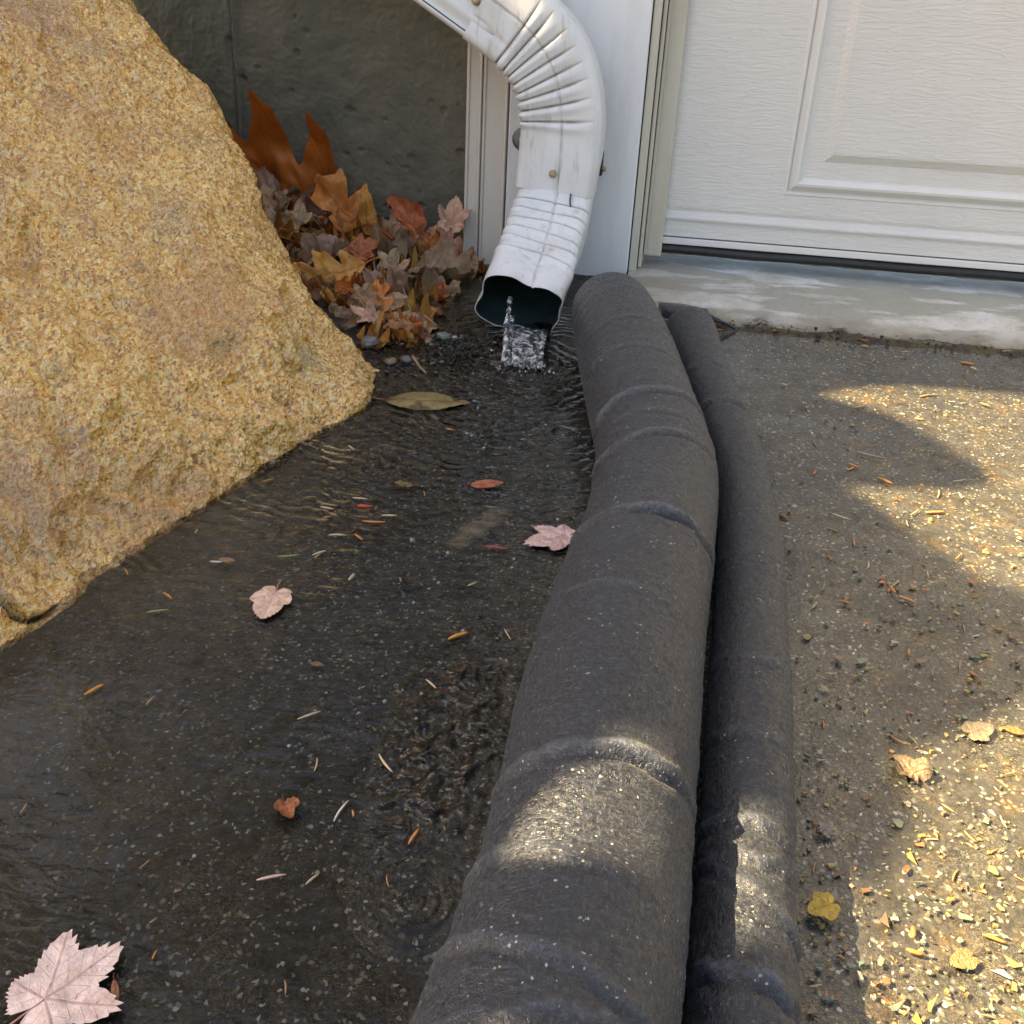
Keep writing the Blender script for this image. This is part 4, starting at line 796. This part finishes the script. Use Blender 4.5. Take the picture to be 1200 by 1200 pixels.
def where(x, y):
    if x > 690: return 'in the shade between the sill and the far sunlit patch' if y < 560 else 'beside the far sunlit patch' if y < 700 else 'in the shade between the two sunlit patches' if y < 870 else 'in the shadow strip along the thin sock' if x < 1045 else 'in the nearest sunlit patch'
    return 'in the water near the olive leaf' if y < 600 else 'in the rippled water left of the thick sock' if y < 800 else 'in the calm dark water in the foreground'
def tint(c):
    r_, g_, b_ = c[:3]; return 'pale' if min(c[:3]) > .25 else 'green' if g_ > r_*.95 else 'yellow' if g_ > r_*.62 and r_ > .35 else 'orange' if r_ > .4 else 'tan' if g_ > .75*r_ else 'brown'
# conifer needles and slivers
def needle(x, y, L, an, c, wd=1.6, grp='dry conifer needles scattered on the driveway', lab=None, lift=.0062, bow=.1):
    c0 = gnd(x, y, lift); L = L*depth(c0)/FPX; a = math.radians(an); d_ = np.array([math.cos(a), math.sin(a), SLOPE*math.sin(a)]); n_ = np.array([-math.sin(a), math.cos(a), SLOPE*math.cos(a)])
    t_ = np.linspace(-.5, .5, 7)[:, None]; p = c0+d_*L*t_+n_*L*bow*(t_*t_-.25)
    v, fc = tube(p, np.array([.35, .8, 1, 1, .95, .8, .4])*wd*.5*depth(c0)/FPX, 5); o = obj('conifer_needle', v, fc, CHIP, origin=c0); o.color = (*c, 1)
    return tag(o, lab or f'thin dry {tint(c)} needle lying {where(x, y)}', 'needle', grp)
NO, NP, NG, NR = (.50, .22, .06), (.55, .42, .25), (.22, .26, .08), (.45, .05, .03)
nd = [(110, 808, 24, 60, (.65, .28, .03), 4.5, 'short bright orange needle left of the rippled water'), (537, 745, 26, 40, (.60, .28, .04), 5, 'orange needle with a bubble at its end among the ringed ripples'), (452, 894, 34, -45, NP, 3.5, 'forked tan needle pair in the middle of the dark water'), (400, 950, 34, 78, (.7, .66, .6), 3, 'curved white needle standing out on the dark water'), (318, 1028, 34, 25, (.62, .42, .34), 4, 'pinkish tan needle in the lower left of the dark water'),
      (485, 980, 24, 75, NO, 5, 'short orange brown needle left of the sock crease'), (427, 593, 18, 5, NR, 5, 'short bright red sliver on the dark water'), (438, 611, 28, 8, NO, 3, None), (456, 604, 18, 12, NP, 3, None), (395, 627, 20, 12, NP, 3, None), (420, 629, 16, -38, NO, 3, None), (383, 595, 16, -5, NP, 3, None), (422, 584, 18, 5, NP, 2.5, None), (338, 651, 26, 20, NG, 3, 'curved green needle right of the tan scrap'), (253, 658, 14, 8, (.6, .58, .5), 3, None),
      (374, 648, 18, 45, NP, 3, None), (184, 716, 26, 25, NG, 3, None), (196, 698, 18, -30, NO, 3, None), (362, 838, 28, 40, NP, 3, None), (412, 676, 14, 80, NP, 4, None), (366, 1030, 20, 60, NP, 3, None), (1065, 764, 12, 80, NO, 4, None), (1037, 563, 20, -35, NO, 4, None), (1020, 533, 34, -15, (.3, .2, .12), 3, None), (1000, 545, 14, -30, NO, 3, None), (1046, 690, 16, -70, NO, 4, None), (1062, 702, 22, -25, NO, 4, None), (1096, 600, 24, 15, NO, 4, None), (985, 605, 26, -25, (.4, .36, .2), 3, None), (918, 605, 12, -40, NO, 4, None), (1070, 1092, 16, 85, (.6, .14, .03), 7, 'vivid orange red needle by the edge of the nearest sunlit patch'), (1072, 1115, 20, -10, (.6, .16, .03), 6, 'second vivid orange red needle just inside the nearest sunlit patch'), (1165, 1100, 26, -15, (.6, .2, .04), 5, None)]
for x, y, L, an, c, wd, lab in nd: needle(x, y, L, an, c, wd, lab=lab, bow=random.uniform(-.2, .2), lift=.0062 if x < 700 else .0025)
for i in range(90):
    if i < 60: x, y = random.uniform(900, 1200), 410+790*random.random()**1.1; x = max(x, 955+(-60 if y < 500 else 0))
    else:
        x, y = random.uniform(20, 690), random.uniform(480, 1195)
        if y < 790-.82*x or x > 690-(y-600)*.33: continue
    needle(x, y, random.uniform(8, 22), random.uniform(-90, 90), random.choice([NO, NP, NO, (.34, .2, .1), (.25, .22, .12)]), random.uniform(1.4, 3), bow=random.uniform(-.3, .3), lift=.0060 if x < 700 else .0022)
# torn leaf flakes on the right side
def flake_mesh(k):
    r_ = np.random.default_rng(k+50); n = r_.integers(5, 9); a = np.sort(r_.uniform(0, 2*np.pi, n)); rr = r_.uniform(.28, .55, n); v = [(0, 0, .06)]+[(rr[i]*math.cos(a[i])*1.25, rr[i]*math.sin(a[i])*.8, r_.uniform(0, .1)) for i in range(n)]
    v = np.array(v); vb = v.copy(); vb[:, 2] -= .05; F = [(0, i+1, (i+1) % n+1) for i in range(n)]+[(i+1, n+2+i, n+2+(i+1) % n, (i+1) % n+1) for i in range(n)]
    return np.concatenate([v, vb]), F
FK = [mesh('leaf_flake', *flake_mesh(k), CHIP, smooth=False) for k in range(12)]
cols = [(.34, .22, .05), (.40, .22, .06), (.22, .20, .10), (.16, .19, .14), (.28, .22, .14), (.45, .14, .05), (.30, .26, .16), (.20, .12, .07), (.38, .34, .24)]
for i in range(150):
    x = random.uniform(940, 1215); y = 560+640*random.random()**.75; sun_ = x > 1040 and y > 850
    p = gnd(x, y, .0022); o = bpy.data.objects.new('leaf_flake', random.choice(FK)); COL.objects.link(o); o.location = p.tolist(); s = random.choice([5, 6, 8, 10, 13, 19])*(.5+.6*(y/1200)**2)*depth(p)/FPX
    o.scale = (s, s, s*.35); o.rotation_euler = (math.atan(SLOPE)+random.gauss(0, .12), random.gauss(0, .12), random.uniform(0, 6.28)); c = random.choice(cols[:4]+cols[5:6]) if sun_ and random.random() < .6 else random.choice(cols[2:]); o.color = (*c, 1)
    tag(o, f'small torn {tint(c)} flake of dead leaf {where(x, y)}', 'leaf flake', 'torn leaf flakes right of the socks')
def grit(name, cnt, region, smin, smax, colr, label, liftr=.0015, matr=None):
    V, F, n = [], [], 0
    for _ in range(cnt):
        q = region()
        if q is None: continue
        if len(q) == 2: p = gnd(q[0], q[1], liftr)
        else: p = np.array(q)
        s = random.uniform(smin, smax)*(.35+.65*random.random()**2); a = rng.normal(size=(8, 3)); base_v = np.array([(x, y, z) for x in (-1, 1) for y in (-1, 1) for z in (-1, 1)])*.5*np.array([random.uniform(.6, 1.6), random.uniform(.5, 1), random.uniform(.3, .8)])+a*.09
        ang = random.uniform(0, 6.28); c_, s_ = math.cos(ang), math.sin(ang); R_ = np.array([[c_, -s_, 0], [s_, c_, 0], [0, 0, 1]]); V.append(base_v@R_.T*s+p)
        F += [tuple(n+k for k in q_) for q_ in ((0, 1, 3, 2), (4, 6, 7, 5), (0, 4, 5, 1), (2, 3, 7, 6), (0, 2, 6, 4), (1, 5, 7, 3))]; n += 8
    o = obj(name, np.concatenate(V), F, matr, smooth=False); o.color = (*colr, 1); return tag(o, label, 'debris', kind='stuff')
def regR():
    x, y = random.uniform(930, 1210), random.uniform(395, 1210); x = x if y > 700 else random.uniform(880, 1210); return (x, y)
def regL():
    while True:
        x, y = random.uniform(0, 690), random.uniform(440, 1210)
        if y > 800-.82*x and x < 700-(max(y, 600)-600)*.33: return (x, y)
for nm, c, n_ in (('pale', (.30, .28, .23), 130), ('yellow', (.38, .26, .09), 330), ('green', (.12, .17, .13), 200), ('brown', (.20, .12, .06), 320)):
    grit('grit', n_, regR, .0010, .0036, c, f'{nm} grit and plant crumbs strewn over the driveway right of the socks', matr=CHIP)
for nm, c, n_ in (('pale', (.36, .33, .27), 60), ('tan', (.22, .17, .09), 200)):
    grit('grit', n_, regL, .0004, .0012, c, f'{nm} grit under the shallow water left of the socks', matr=CHIP)
def regS():
    x = .06+1.3*random.random()**1.6; return (x, random.gauss(-.200, .010), gz(x, -.196)+random.uniform(0, .006))
for nm, c, n_, s_ in (('black', (.018, .014, .011), 700, .0042), ('mossy', (.09, .075, .022), 250, .0032), ('red brown', (.13, .06, .03), 300, .0036)):
    grit('crack_debris', n_, regS, .0015, s_, c, f'{nm} crumbs of debris packed along the foot of the concrete sill', matr=CHIP)
xx, yy2 = np.meshgrid(np.linspace(.02, 2.4, 620), np.linspace(-.232, -.176, 26), indexing='ij'); Pq = np.stack([xx*34, yy2*34, xx*0], -1)
prf = np.exp(-((yy2+.198+.004*noise3(Pq*.35))/(.011+.006*noise3(Pq*.3+5)))**2); zz2 = gz(xx, yy2)-.0022+prf*(.0052+.0035*fbm(Pq, 3)+.0022*fbm(Pq*5, 3))
MOSS = NT('mossy_soil'); pq = MOSS.pos(); MOSS.fin(MOSS.mix(MOSS.ramp(MOSS.noise(pq, 30, 4), [(.45, 0.0), (.6, .8)]), MOSS.ramp(MOSS.noise(pq, 320, 4, .7), [(.35, (.020, .015, .011)), (.7, (.085, .062, .042))]), (.085, .078, .025)), .7, MOSS.bump(MOSS.noise(pq, 420, 4), 1.0, .003))
tag(obj('soil_ridge', np.stack([xx, yy2, zz2], -1).reshape(-1, 3), grid_faces(620, 26), MOSS.m), 'thin ridge of mossy soil packed along the foot of the concrete sill', 'soil', kind='stuff')
for i in range(26):
    x, y, z = regS(); y -= random.uniform(.0, .03); c0 = np.array([x, y, gz(x, y)+.004]); a = random.uniform(-.6, .6); t_ = np.linspace(-.5, .5, 5)[:, None]; L = random.uniform(.006, .014)
    v, fc = tube(c0+np.array([math.cos(a), math.sin(a), .05])*L*t_, np.array([.4, 1, 1, .9, .4])*random.uniform(.0006, .0014), 5); o = obj('conifer_needle', v, fc, CHIP, origin=c0); o.color = random.choice([(.5, .18, .05, 1), (.4, .24, .1, 1)]); tag(o, 'short orange brown chip lying in the debris along the concrete sill', 'needle', 'chips along the foot of the sill')
# gravel at the foot of the heap
def pebble_mesh(k):
    r_ = np.random.default_rng(k+9); v, f = ball(np.zeros(3), 1, 1, 7); v = v*np.array([1, r_.uniform(.6, .9), r_.uniform(.45, .7)]); v = v*(1+.28*noise3(v*1.3+k*5))[:, None]; v = np.sign(v)*np.abs(v)**.9; return mesh('pebble', v, f, STONE, smooth=k % 2 == 0)
PB = [pebble_mesh(k) for k in range(8)]
def pebble(x, y, s, c, lab, grp='pebbles at the foot of the leaf heap', lift=.002):
    p = gnd(x, y, lift); o = bpy.data.objects.new('pebble', random.choice(PB)); COL.objects.link(o); q = s*.5*depth(p)/FPX; o.location = (p+np.array([0, 0, q*.3])).tolist(); o.scale = (q, q, q); o.rotation_euler = (0, 0, random.uniform(0, 6.28)); o.color = (*c, 1); tag(o, lab, 'pebble', grp); return o
pebble(434, 405, 26, (.20, .21, .21), 'largest grey angular pebble at the foot of the boulder'); pebble(476, 424, 16, (.10, .10, .10), 'dark grey rounded pebble in front of the heap'); pebble(458, 426, 16, (.2, .15, .1), 'brownish pebble next to the dark grey one'); pebble(519, 397, 18, (.16, .17, .13), 'flat greenish grey pebble in front of the heap'); pebble(533, 397, 8, (.34, .36, .40), 'small bluish white pebble beside the flat greenish one'); pebble(405, 485, 14, (.2, .23, .28), 'bluish pebble at the corner of the boulder foot'); pebble(502, 402, 14, (.2, .16, .11), 'tan pebble left of the flat greenish one')
for i in range(85):
    u_ = random.random(); x = random.uniform(425, 590); y = random.uniform(388, 440) if x > 445 else random.uniform(405, 470); g_ = random.uniform(.03, .14); pebble(x, y, random.uniform(3, 8), (g_, g_*random.uniform(.85, 1), g_*random.uniform(.7, 1)), ('small wet pebble in the gravel close to the boulder corner' if x < 480 else 'small wet pebble in the gravel close to the downspout mouth' if x > 540 else 'small wet pebble in the gravel before the middle of the leaf heap'), 'small wet pebbles before the leaf heap')
for i in range(30):
    t_ = random.random(); x = 436-130*t_; y = 470+78*t_+random.uniform(-4, 9); pebble(x, y, random.uniform(4, 9), random.choice([(.06, .04, .03), (.16, .1, .07), (.3, .3, .3)]), 'small crumb of stone in the wet corner along the boulder foot', 'crumbs along the boulder foot')
def regF():
    return (random.uniform(415, 600), random.gauss(408, 16))
grit('gravel_crumbs', 900, regF, .0015, .0055, (.035, .027, .02), 'black soggy crumbs spread in front of the leaf heap', .001, CHIP)
grit('gravel_crumbs', 200, regF, .0012, .004, (.26, .22, .17), 'tan crumbs spread in front of the leaf heap', .002, CHIP)
def regF2():
    t_ = random.random(); return (440-140*t_+random.gauss(0, 5), 466+84*t_+random.gauss(0, 4))
grit('gravel_crumbs', 260, regF2, .0012, .0045, (.05, .032, .02), 'dark crumbs caught along the foot of the boulder', .003, CHIP)
# clump of black roots in front of the outlet
V, F, n = [], [], 0
for i in range(60):
    c0 = gnd(540+random.gauss(0, 14), 417+random.gauss(0, 5), .004); a = random.uniform(0, 6.28); L = random.uniform(.006, .016); t_ = np.linspace(-.5, .5, 6)[:, None]; p = c0+np.array([math.cos(a), math.sin(a)*.7, random.uniform(-.2, .4)])*L*t_+np.array([0, 0, .004])*(1-4*t_*t_); v, fc = tube(p, .00055, 4); V.append(v); F += [tuple(n+k for k in q) for q in fc]; n += len(v)
o = obj('root_clump', np.concatenate(V), F, CHIP, origin=gnd(540, 417)); o.color = (.02, .015, .012, 1); tag(o, 'tangled clump of wet black rootlets left of the falling water', 'root clump')
# specks and stuck twigs on the downspout
for a in (((669, 227), (668, 238), (672, 256)), ((583, 296), (591, 288), (598, 288), (601, 301)), ((640, 315), (636, 324))):
    yy = YS-DD/2-.004 if a[0][1] < 280 else (YS-.100 if a[0][0] < 620 else YS-.135)
    pts = [wall(x, y, yy-(y-a[0][1])*.0004) for x, y in a]; v, fc = tube(curve(pts, 12), .0011, 5); o = obj('twig', v, fc, TWIG, origin=pts[0]); o.color = (.09, .06, .045, 1); tag(o, 'short dark twig stuck on the front of the downspout', 'twig', 'twigs stuck on the downspout')
# ------------------------------------------------------------------ unseen tree added as a sun mask, its gaps shaped to the sunlit patches
LC = 2.2; ex = np.cross(SUN, [0, 0, 1]); ex /= np.linalg.norm(ex); ey = np.cross(ex, SUN)
def sp(p): p = np.asarray(p); return np.array([p@ex, p@ey])
def tops(px, top=True): return [sp(gnd(x, y)) for x, y in px]
def onL(x, y): # point on the thick sock's upper skin
    r = ray(x, y); best = None
    for t in np.linspace(.3, 1.6, 1500):
        p = CAM+r*t; k = np.argmin(((CL-p)**2).sum(1))
        if np.linalg.norm(p-CL[k]) < RL[k]: return p
    return gnd(x, y)
def onS(x, y):
    r = ray(x, y)
    for t in np.linspace(.3, 1.6, 1500):
        p = CAM+r*t; k = np.argmin(((CS-p)**2).sum(1))
        if np.linalg.norm(p-CS[k]) < RS[k]: return p
    return gnd(x, y)
GAP = dict(  # holes left in the leaf mask where sun patches should fall
  patch=[sp(onL(x, y)) for x, y in ((597, 1003), (606, 974), (652, 926), (702, 903), (772, 895), (776, 1000), (700, 994), (645, 1001))],
  strip=[sp(onS(x, y)) for x, y in ((846, 955), (916, 952), (916, 1100), (846, 1106))],
  near=[sp(gnd(x, y)) for x, y in ((1052, 905), (1066, 890), (1100, 876), (1170, 845), (1230, 815), (1330, 800), (1500, 1000), (1500, 1400), (1090, 1400), (1062, 1210), (1044, 1110), (1042, 1040), (1074, 990), (1084, 940))],
  far=[sp(gnd(x, y)) for x, y in ((965, 463), (1020, 454), (1100, 455), (1210, 465), (1450, 500), (1600, 740), (1300, 735), (1210, 698), (1150, 672), (1100, 642), (1050, 602), (1000, 572), (1130, 576), (1172, 564), (1150, 542), (1100, 513), (1060, 490))],
  spout=[sp(wall(x, y, YS-DD/2)) for x, y in ((610, 26), (622, 4), (632, -4), (634, 6), (624, 24))])
def dist_in(Q, poly):
    poly = np.array(poly); d_ = np.full(len(Q), 9.); c = np.zeros(len(Q), bool)
    for a, b in zip(poly, np.roll(poly, -1, 0)):
        ab = b-a; t = np.clip(((Q-a)@ab)/(ab@ab+1e-12), 0, 1); d_ = np.minimum(d_, np.linalg.norm(Q-a-t[:, None]*ab, axis=1))
        m_ = (a[1] > Q[:, 1]) != (b[1] > Q[:, 1]); xi = (b[0]-a[0])*(Q[:, 1]-a[1])/(b[1]-a[1]+1e-12)+a[0]; c ^= m_ & (Q[:, 0] < xi)
    return np.where(c, -d_, d_)
ext = np.array([sp(gnd(*q)) for q in ((-150, 1330), (1350, 1330), (1400, 380), (0, 760))]+[sp(wall(*q)) for q in ((0, -80), (1260, -80), (1260, 300))]); lo_, hi_ = ext.min(0)-.05, ext.max(0)+.05
NL = int((hi_-lo_).prod()/.021**2*5); Q2 = rng.uniform(lo_, hi_, (NL, 2)); D2 = np.min([dist_in(Q2, h) for h in GAP.values()], 0)
Q3 = rng.uniform(lo_, hi_, (NL*6, 2)); D3 = np.min([dist_in(Q3, h) for h in GAP.values()], 0); k3 = (D3 > .003) & (D3 < .035); Q2 = np.concatenate([Q2[D2 > .006], Q3[k3]]); D2 = np.concatenate([D2[D2 > .006], D3[k3]])
from mathutils.geometry import convex_hull_2d
need = [tuple(sp(gnd(*q))) for q in ((-60, 1260), (1260, 1260), (1290, 400), (0, 760))]+[tuple(sp(wall(*q))) for q in ((120, -30), (600, -30), (1240, -30), (1240, 320))]+[tuple(sp(Pf[a_, b_])) for a_ in range(0, nu, 12) for b_ in range(0, nv, 12) if -40 < 600+FPX*((Pf[a_, b_]-CAM)@RT)/depth(Pf[a_, b_]) < 600 and 600-FPX*((Pf[a_, b_]-CAM)@UP)/depth(Pf[a_, b_]) > -30]
hull = [np.array(need[k]) for k in convex_hull_2d([Vector(q) for q in need])]
HD = dist_in(Q2, hull); kk = HD < .035; Q2, D2 = Q2[kk], D2[kk]
nl = len(Q2); sz_ = np.clip(D2, .004, .030)[:, None]; ctr_ = Q2[:, :1]*ex+Q2[:, 1:]*ey+SUN*(LC+rng.uniform(-.12, .12, (nl, 1))); nr_ = SUN+rng.normal(0, .25, (nl, 3)); nr_ /= np.linalg.norm(nr_, axis=1)[:, None]; a_ = np.cross(nr_, rng.normal(size=(nl, 3))); a_ /= np.linalg.norm(a_, axis=1)[:, None]; b_ = np.cross(nr_, a_)
V = np.stack([ctr_-a_*sz_, ctr_-b_*sz_*.65, ctr_+a_*sz_, ctr_+b_*sz_*.65], 1).reshape(-1, 3); F = np.arange(4*nl).reshape(-1, 4)
def blocked(p): return bool((np.min([dist_in(np.array([sp(p)]), h) for h in GAP.values()]) < .01))
GREEN = m_plain('shade_mask_green', (.045, .075, .025), .5, .3, 60)
cen = ctr_.mean(0); tb = np.array([cen[0]-.5, cen[1], gz(0, cen[1])])
tr_ = thing('shade_mask_tree', 'added leaf mask in tree form, out of view at left, with gaps shaped to cast the sun patches', 'shade mask', tb)
obj('shade_mask_leaves', np.array(V), F, GREEN, tr_, smooth=False)
BARK = m_plain('mask_tree_bark', (.10, .075, .05), .8, .8, 60)
v, fc = tube(curve([tb+np.array([0, 0, -.3]), tb+np.array([.02, 0, .5]), tb+np.array([.06, .02, 1.2]), cen+np.array([-.15, 0, .25])], 20), np.linspace(.07, .025, 20), 12); obj('mask_trunk', v, fc, BARK, tr_)
for k in range(4):
    a = k*1.6; e_ = cen+ex*.5*math.cos(a)+ey*.32*math.sin(a)+SUN*.05; st = tb+np.array([.05, .02, 1.1+.1*k])
    if any(blocked(e_*(1-t)+st*t) for t in np.linspace(0, 1, 12)): continue
    v, fc = tube(curve([st, (st+e_)/2+np.array([0, 0, .06]), e_], 12), np.linspace(.016, .005, 12), 7); obj('mask_limb', v, fc, BARK, tr_)
# dark screen added out of view to shape the water reflections; header above the door
SIDE = m_paint('dark_screen_paint', (.055, .052, .045), 'wood', .6, .1)
sd = thing('reflection_screen', 'dark board screen on posts added above the concrete wall to shape the water reflections', 'reflection screen', (-1.6, .02, .62))
for xa_, xb_ in ((-3.2, -1.72), (-1.22, xa-.001)):
    for k in range(14):
        z0 = 1.32+k*.1; v = np.array([(x, y, z) for x in (xa_, xb_) for y, z in ((-.012, z0), (.02, z0), (.012, z0+.108), (-.001, z0+.108))]); obj('screen_board', v, [(0, 1, 2, 3), (7, 6, 5, 4), (0, 3, 7, 4), (0, 4, 5, 1), (2, 6, 7, 3), (1, 5, 6, 2)], SIDE, sd, smooth=False)
for xp in (-3.1, -2.4, -1.78, -1.16): v, fc = box(xp-.04, xp+.04, .022, .10, .60, 2.45); bevel(obj('screen_post', v, fc, SIDE, sd, smooth=False), .004)
tag(obj('lawn', *box(-60, -.26, .251, 60, -.5, .56), m_plain('grass_ground', (.05, .075, .02), .8, 1.0, 60), smooth=False), kind='structure')
hd = obj('door_header', *box(xe+.002, DR+.1, -.03, .06, 2.35, 2.62), WHITE, smooth=False); bevel(hd, .003); tag(hd, 'white header board across the top of the garage door', 'header')
for o in bpy.data.objects:
    if '_b' in o: del o['_b']
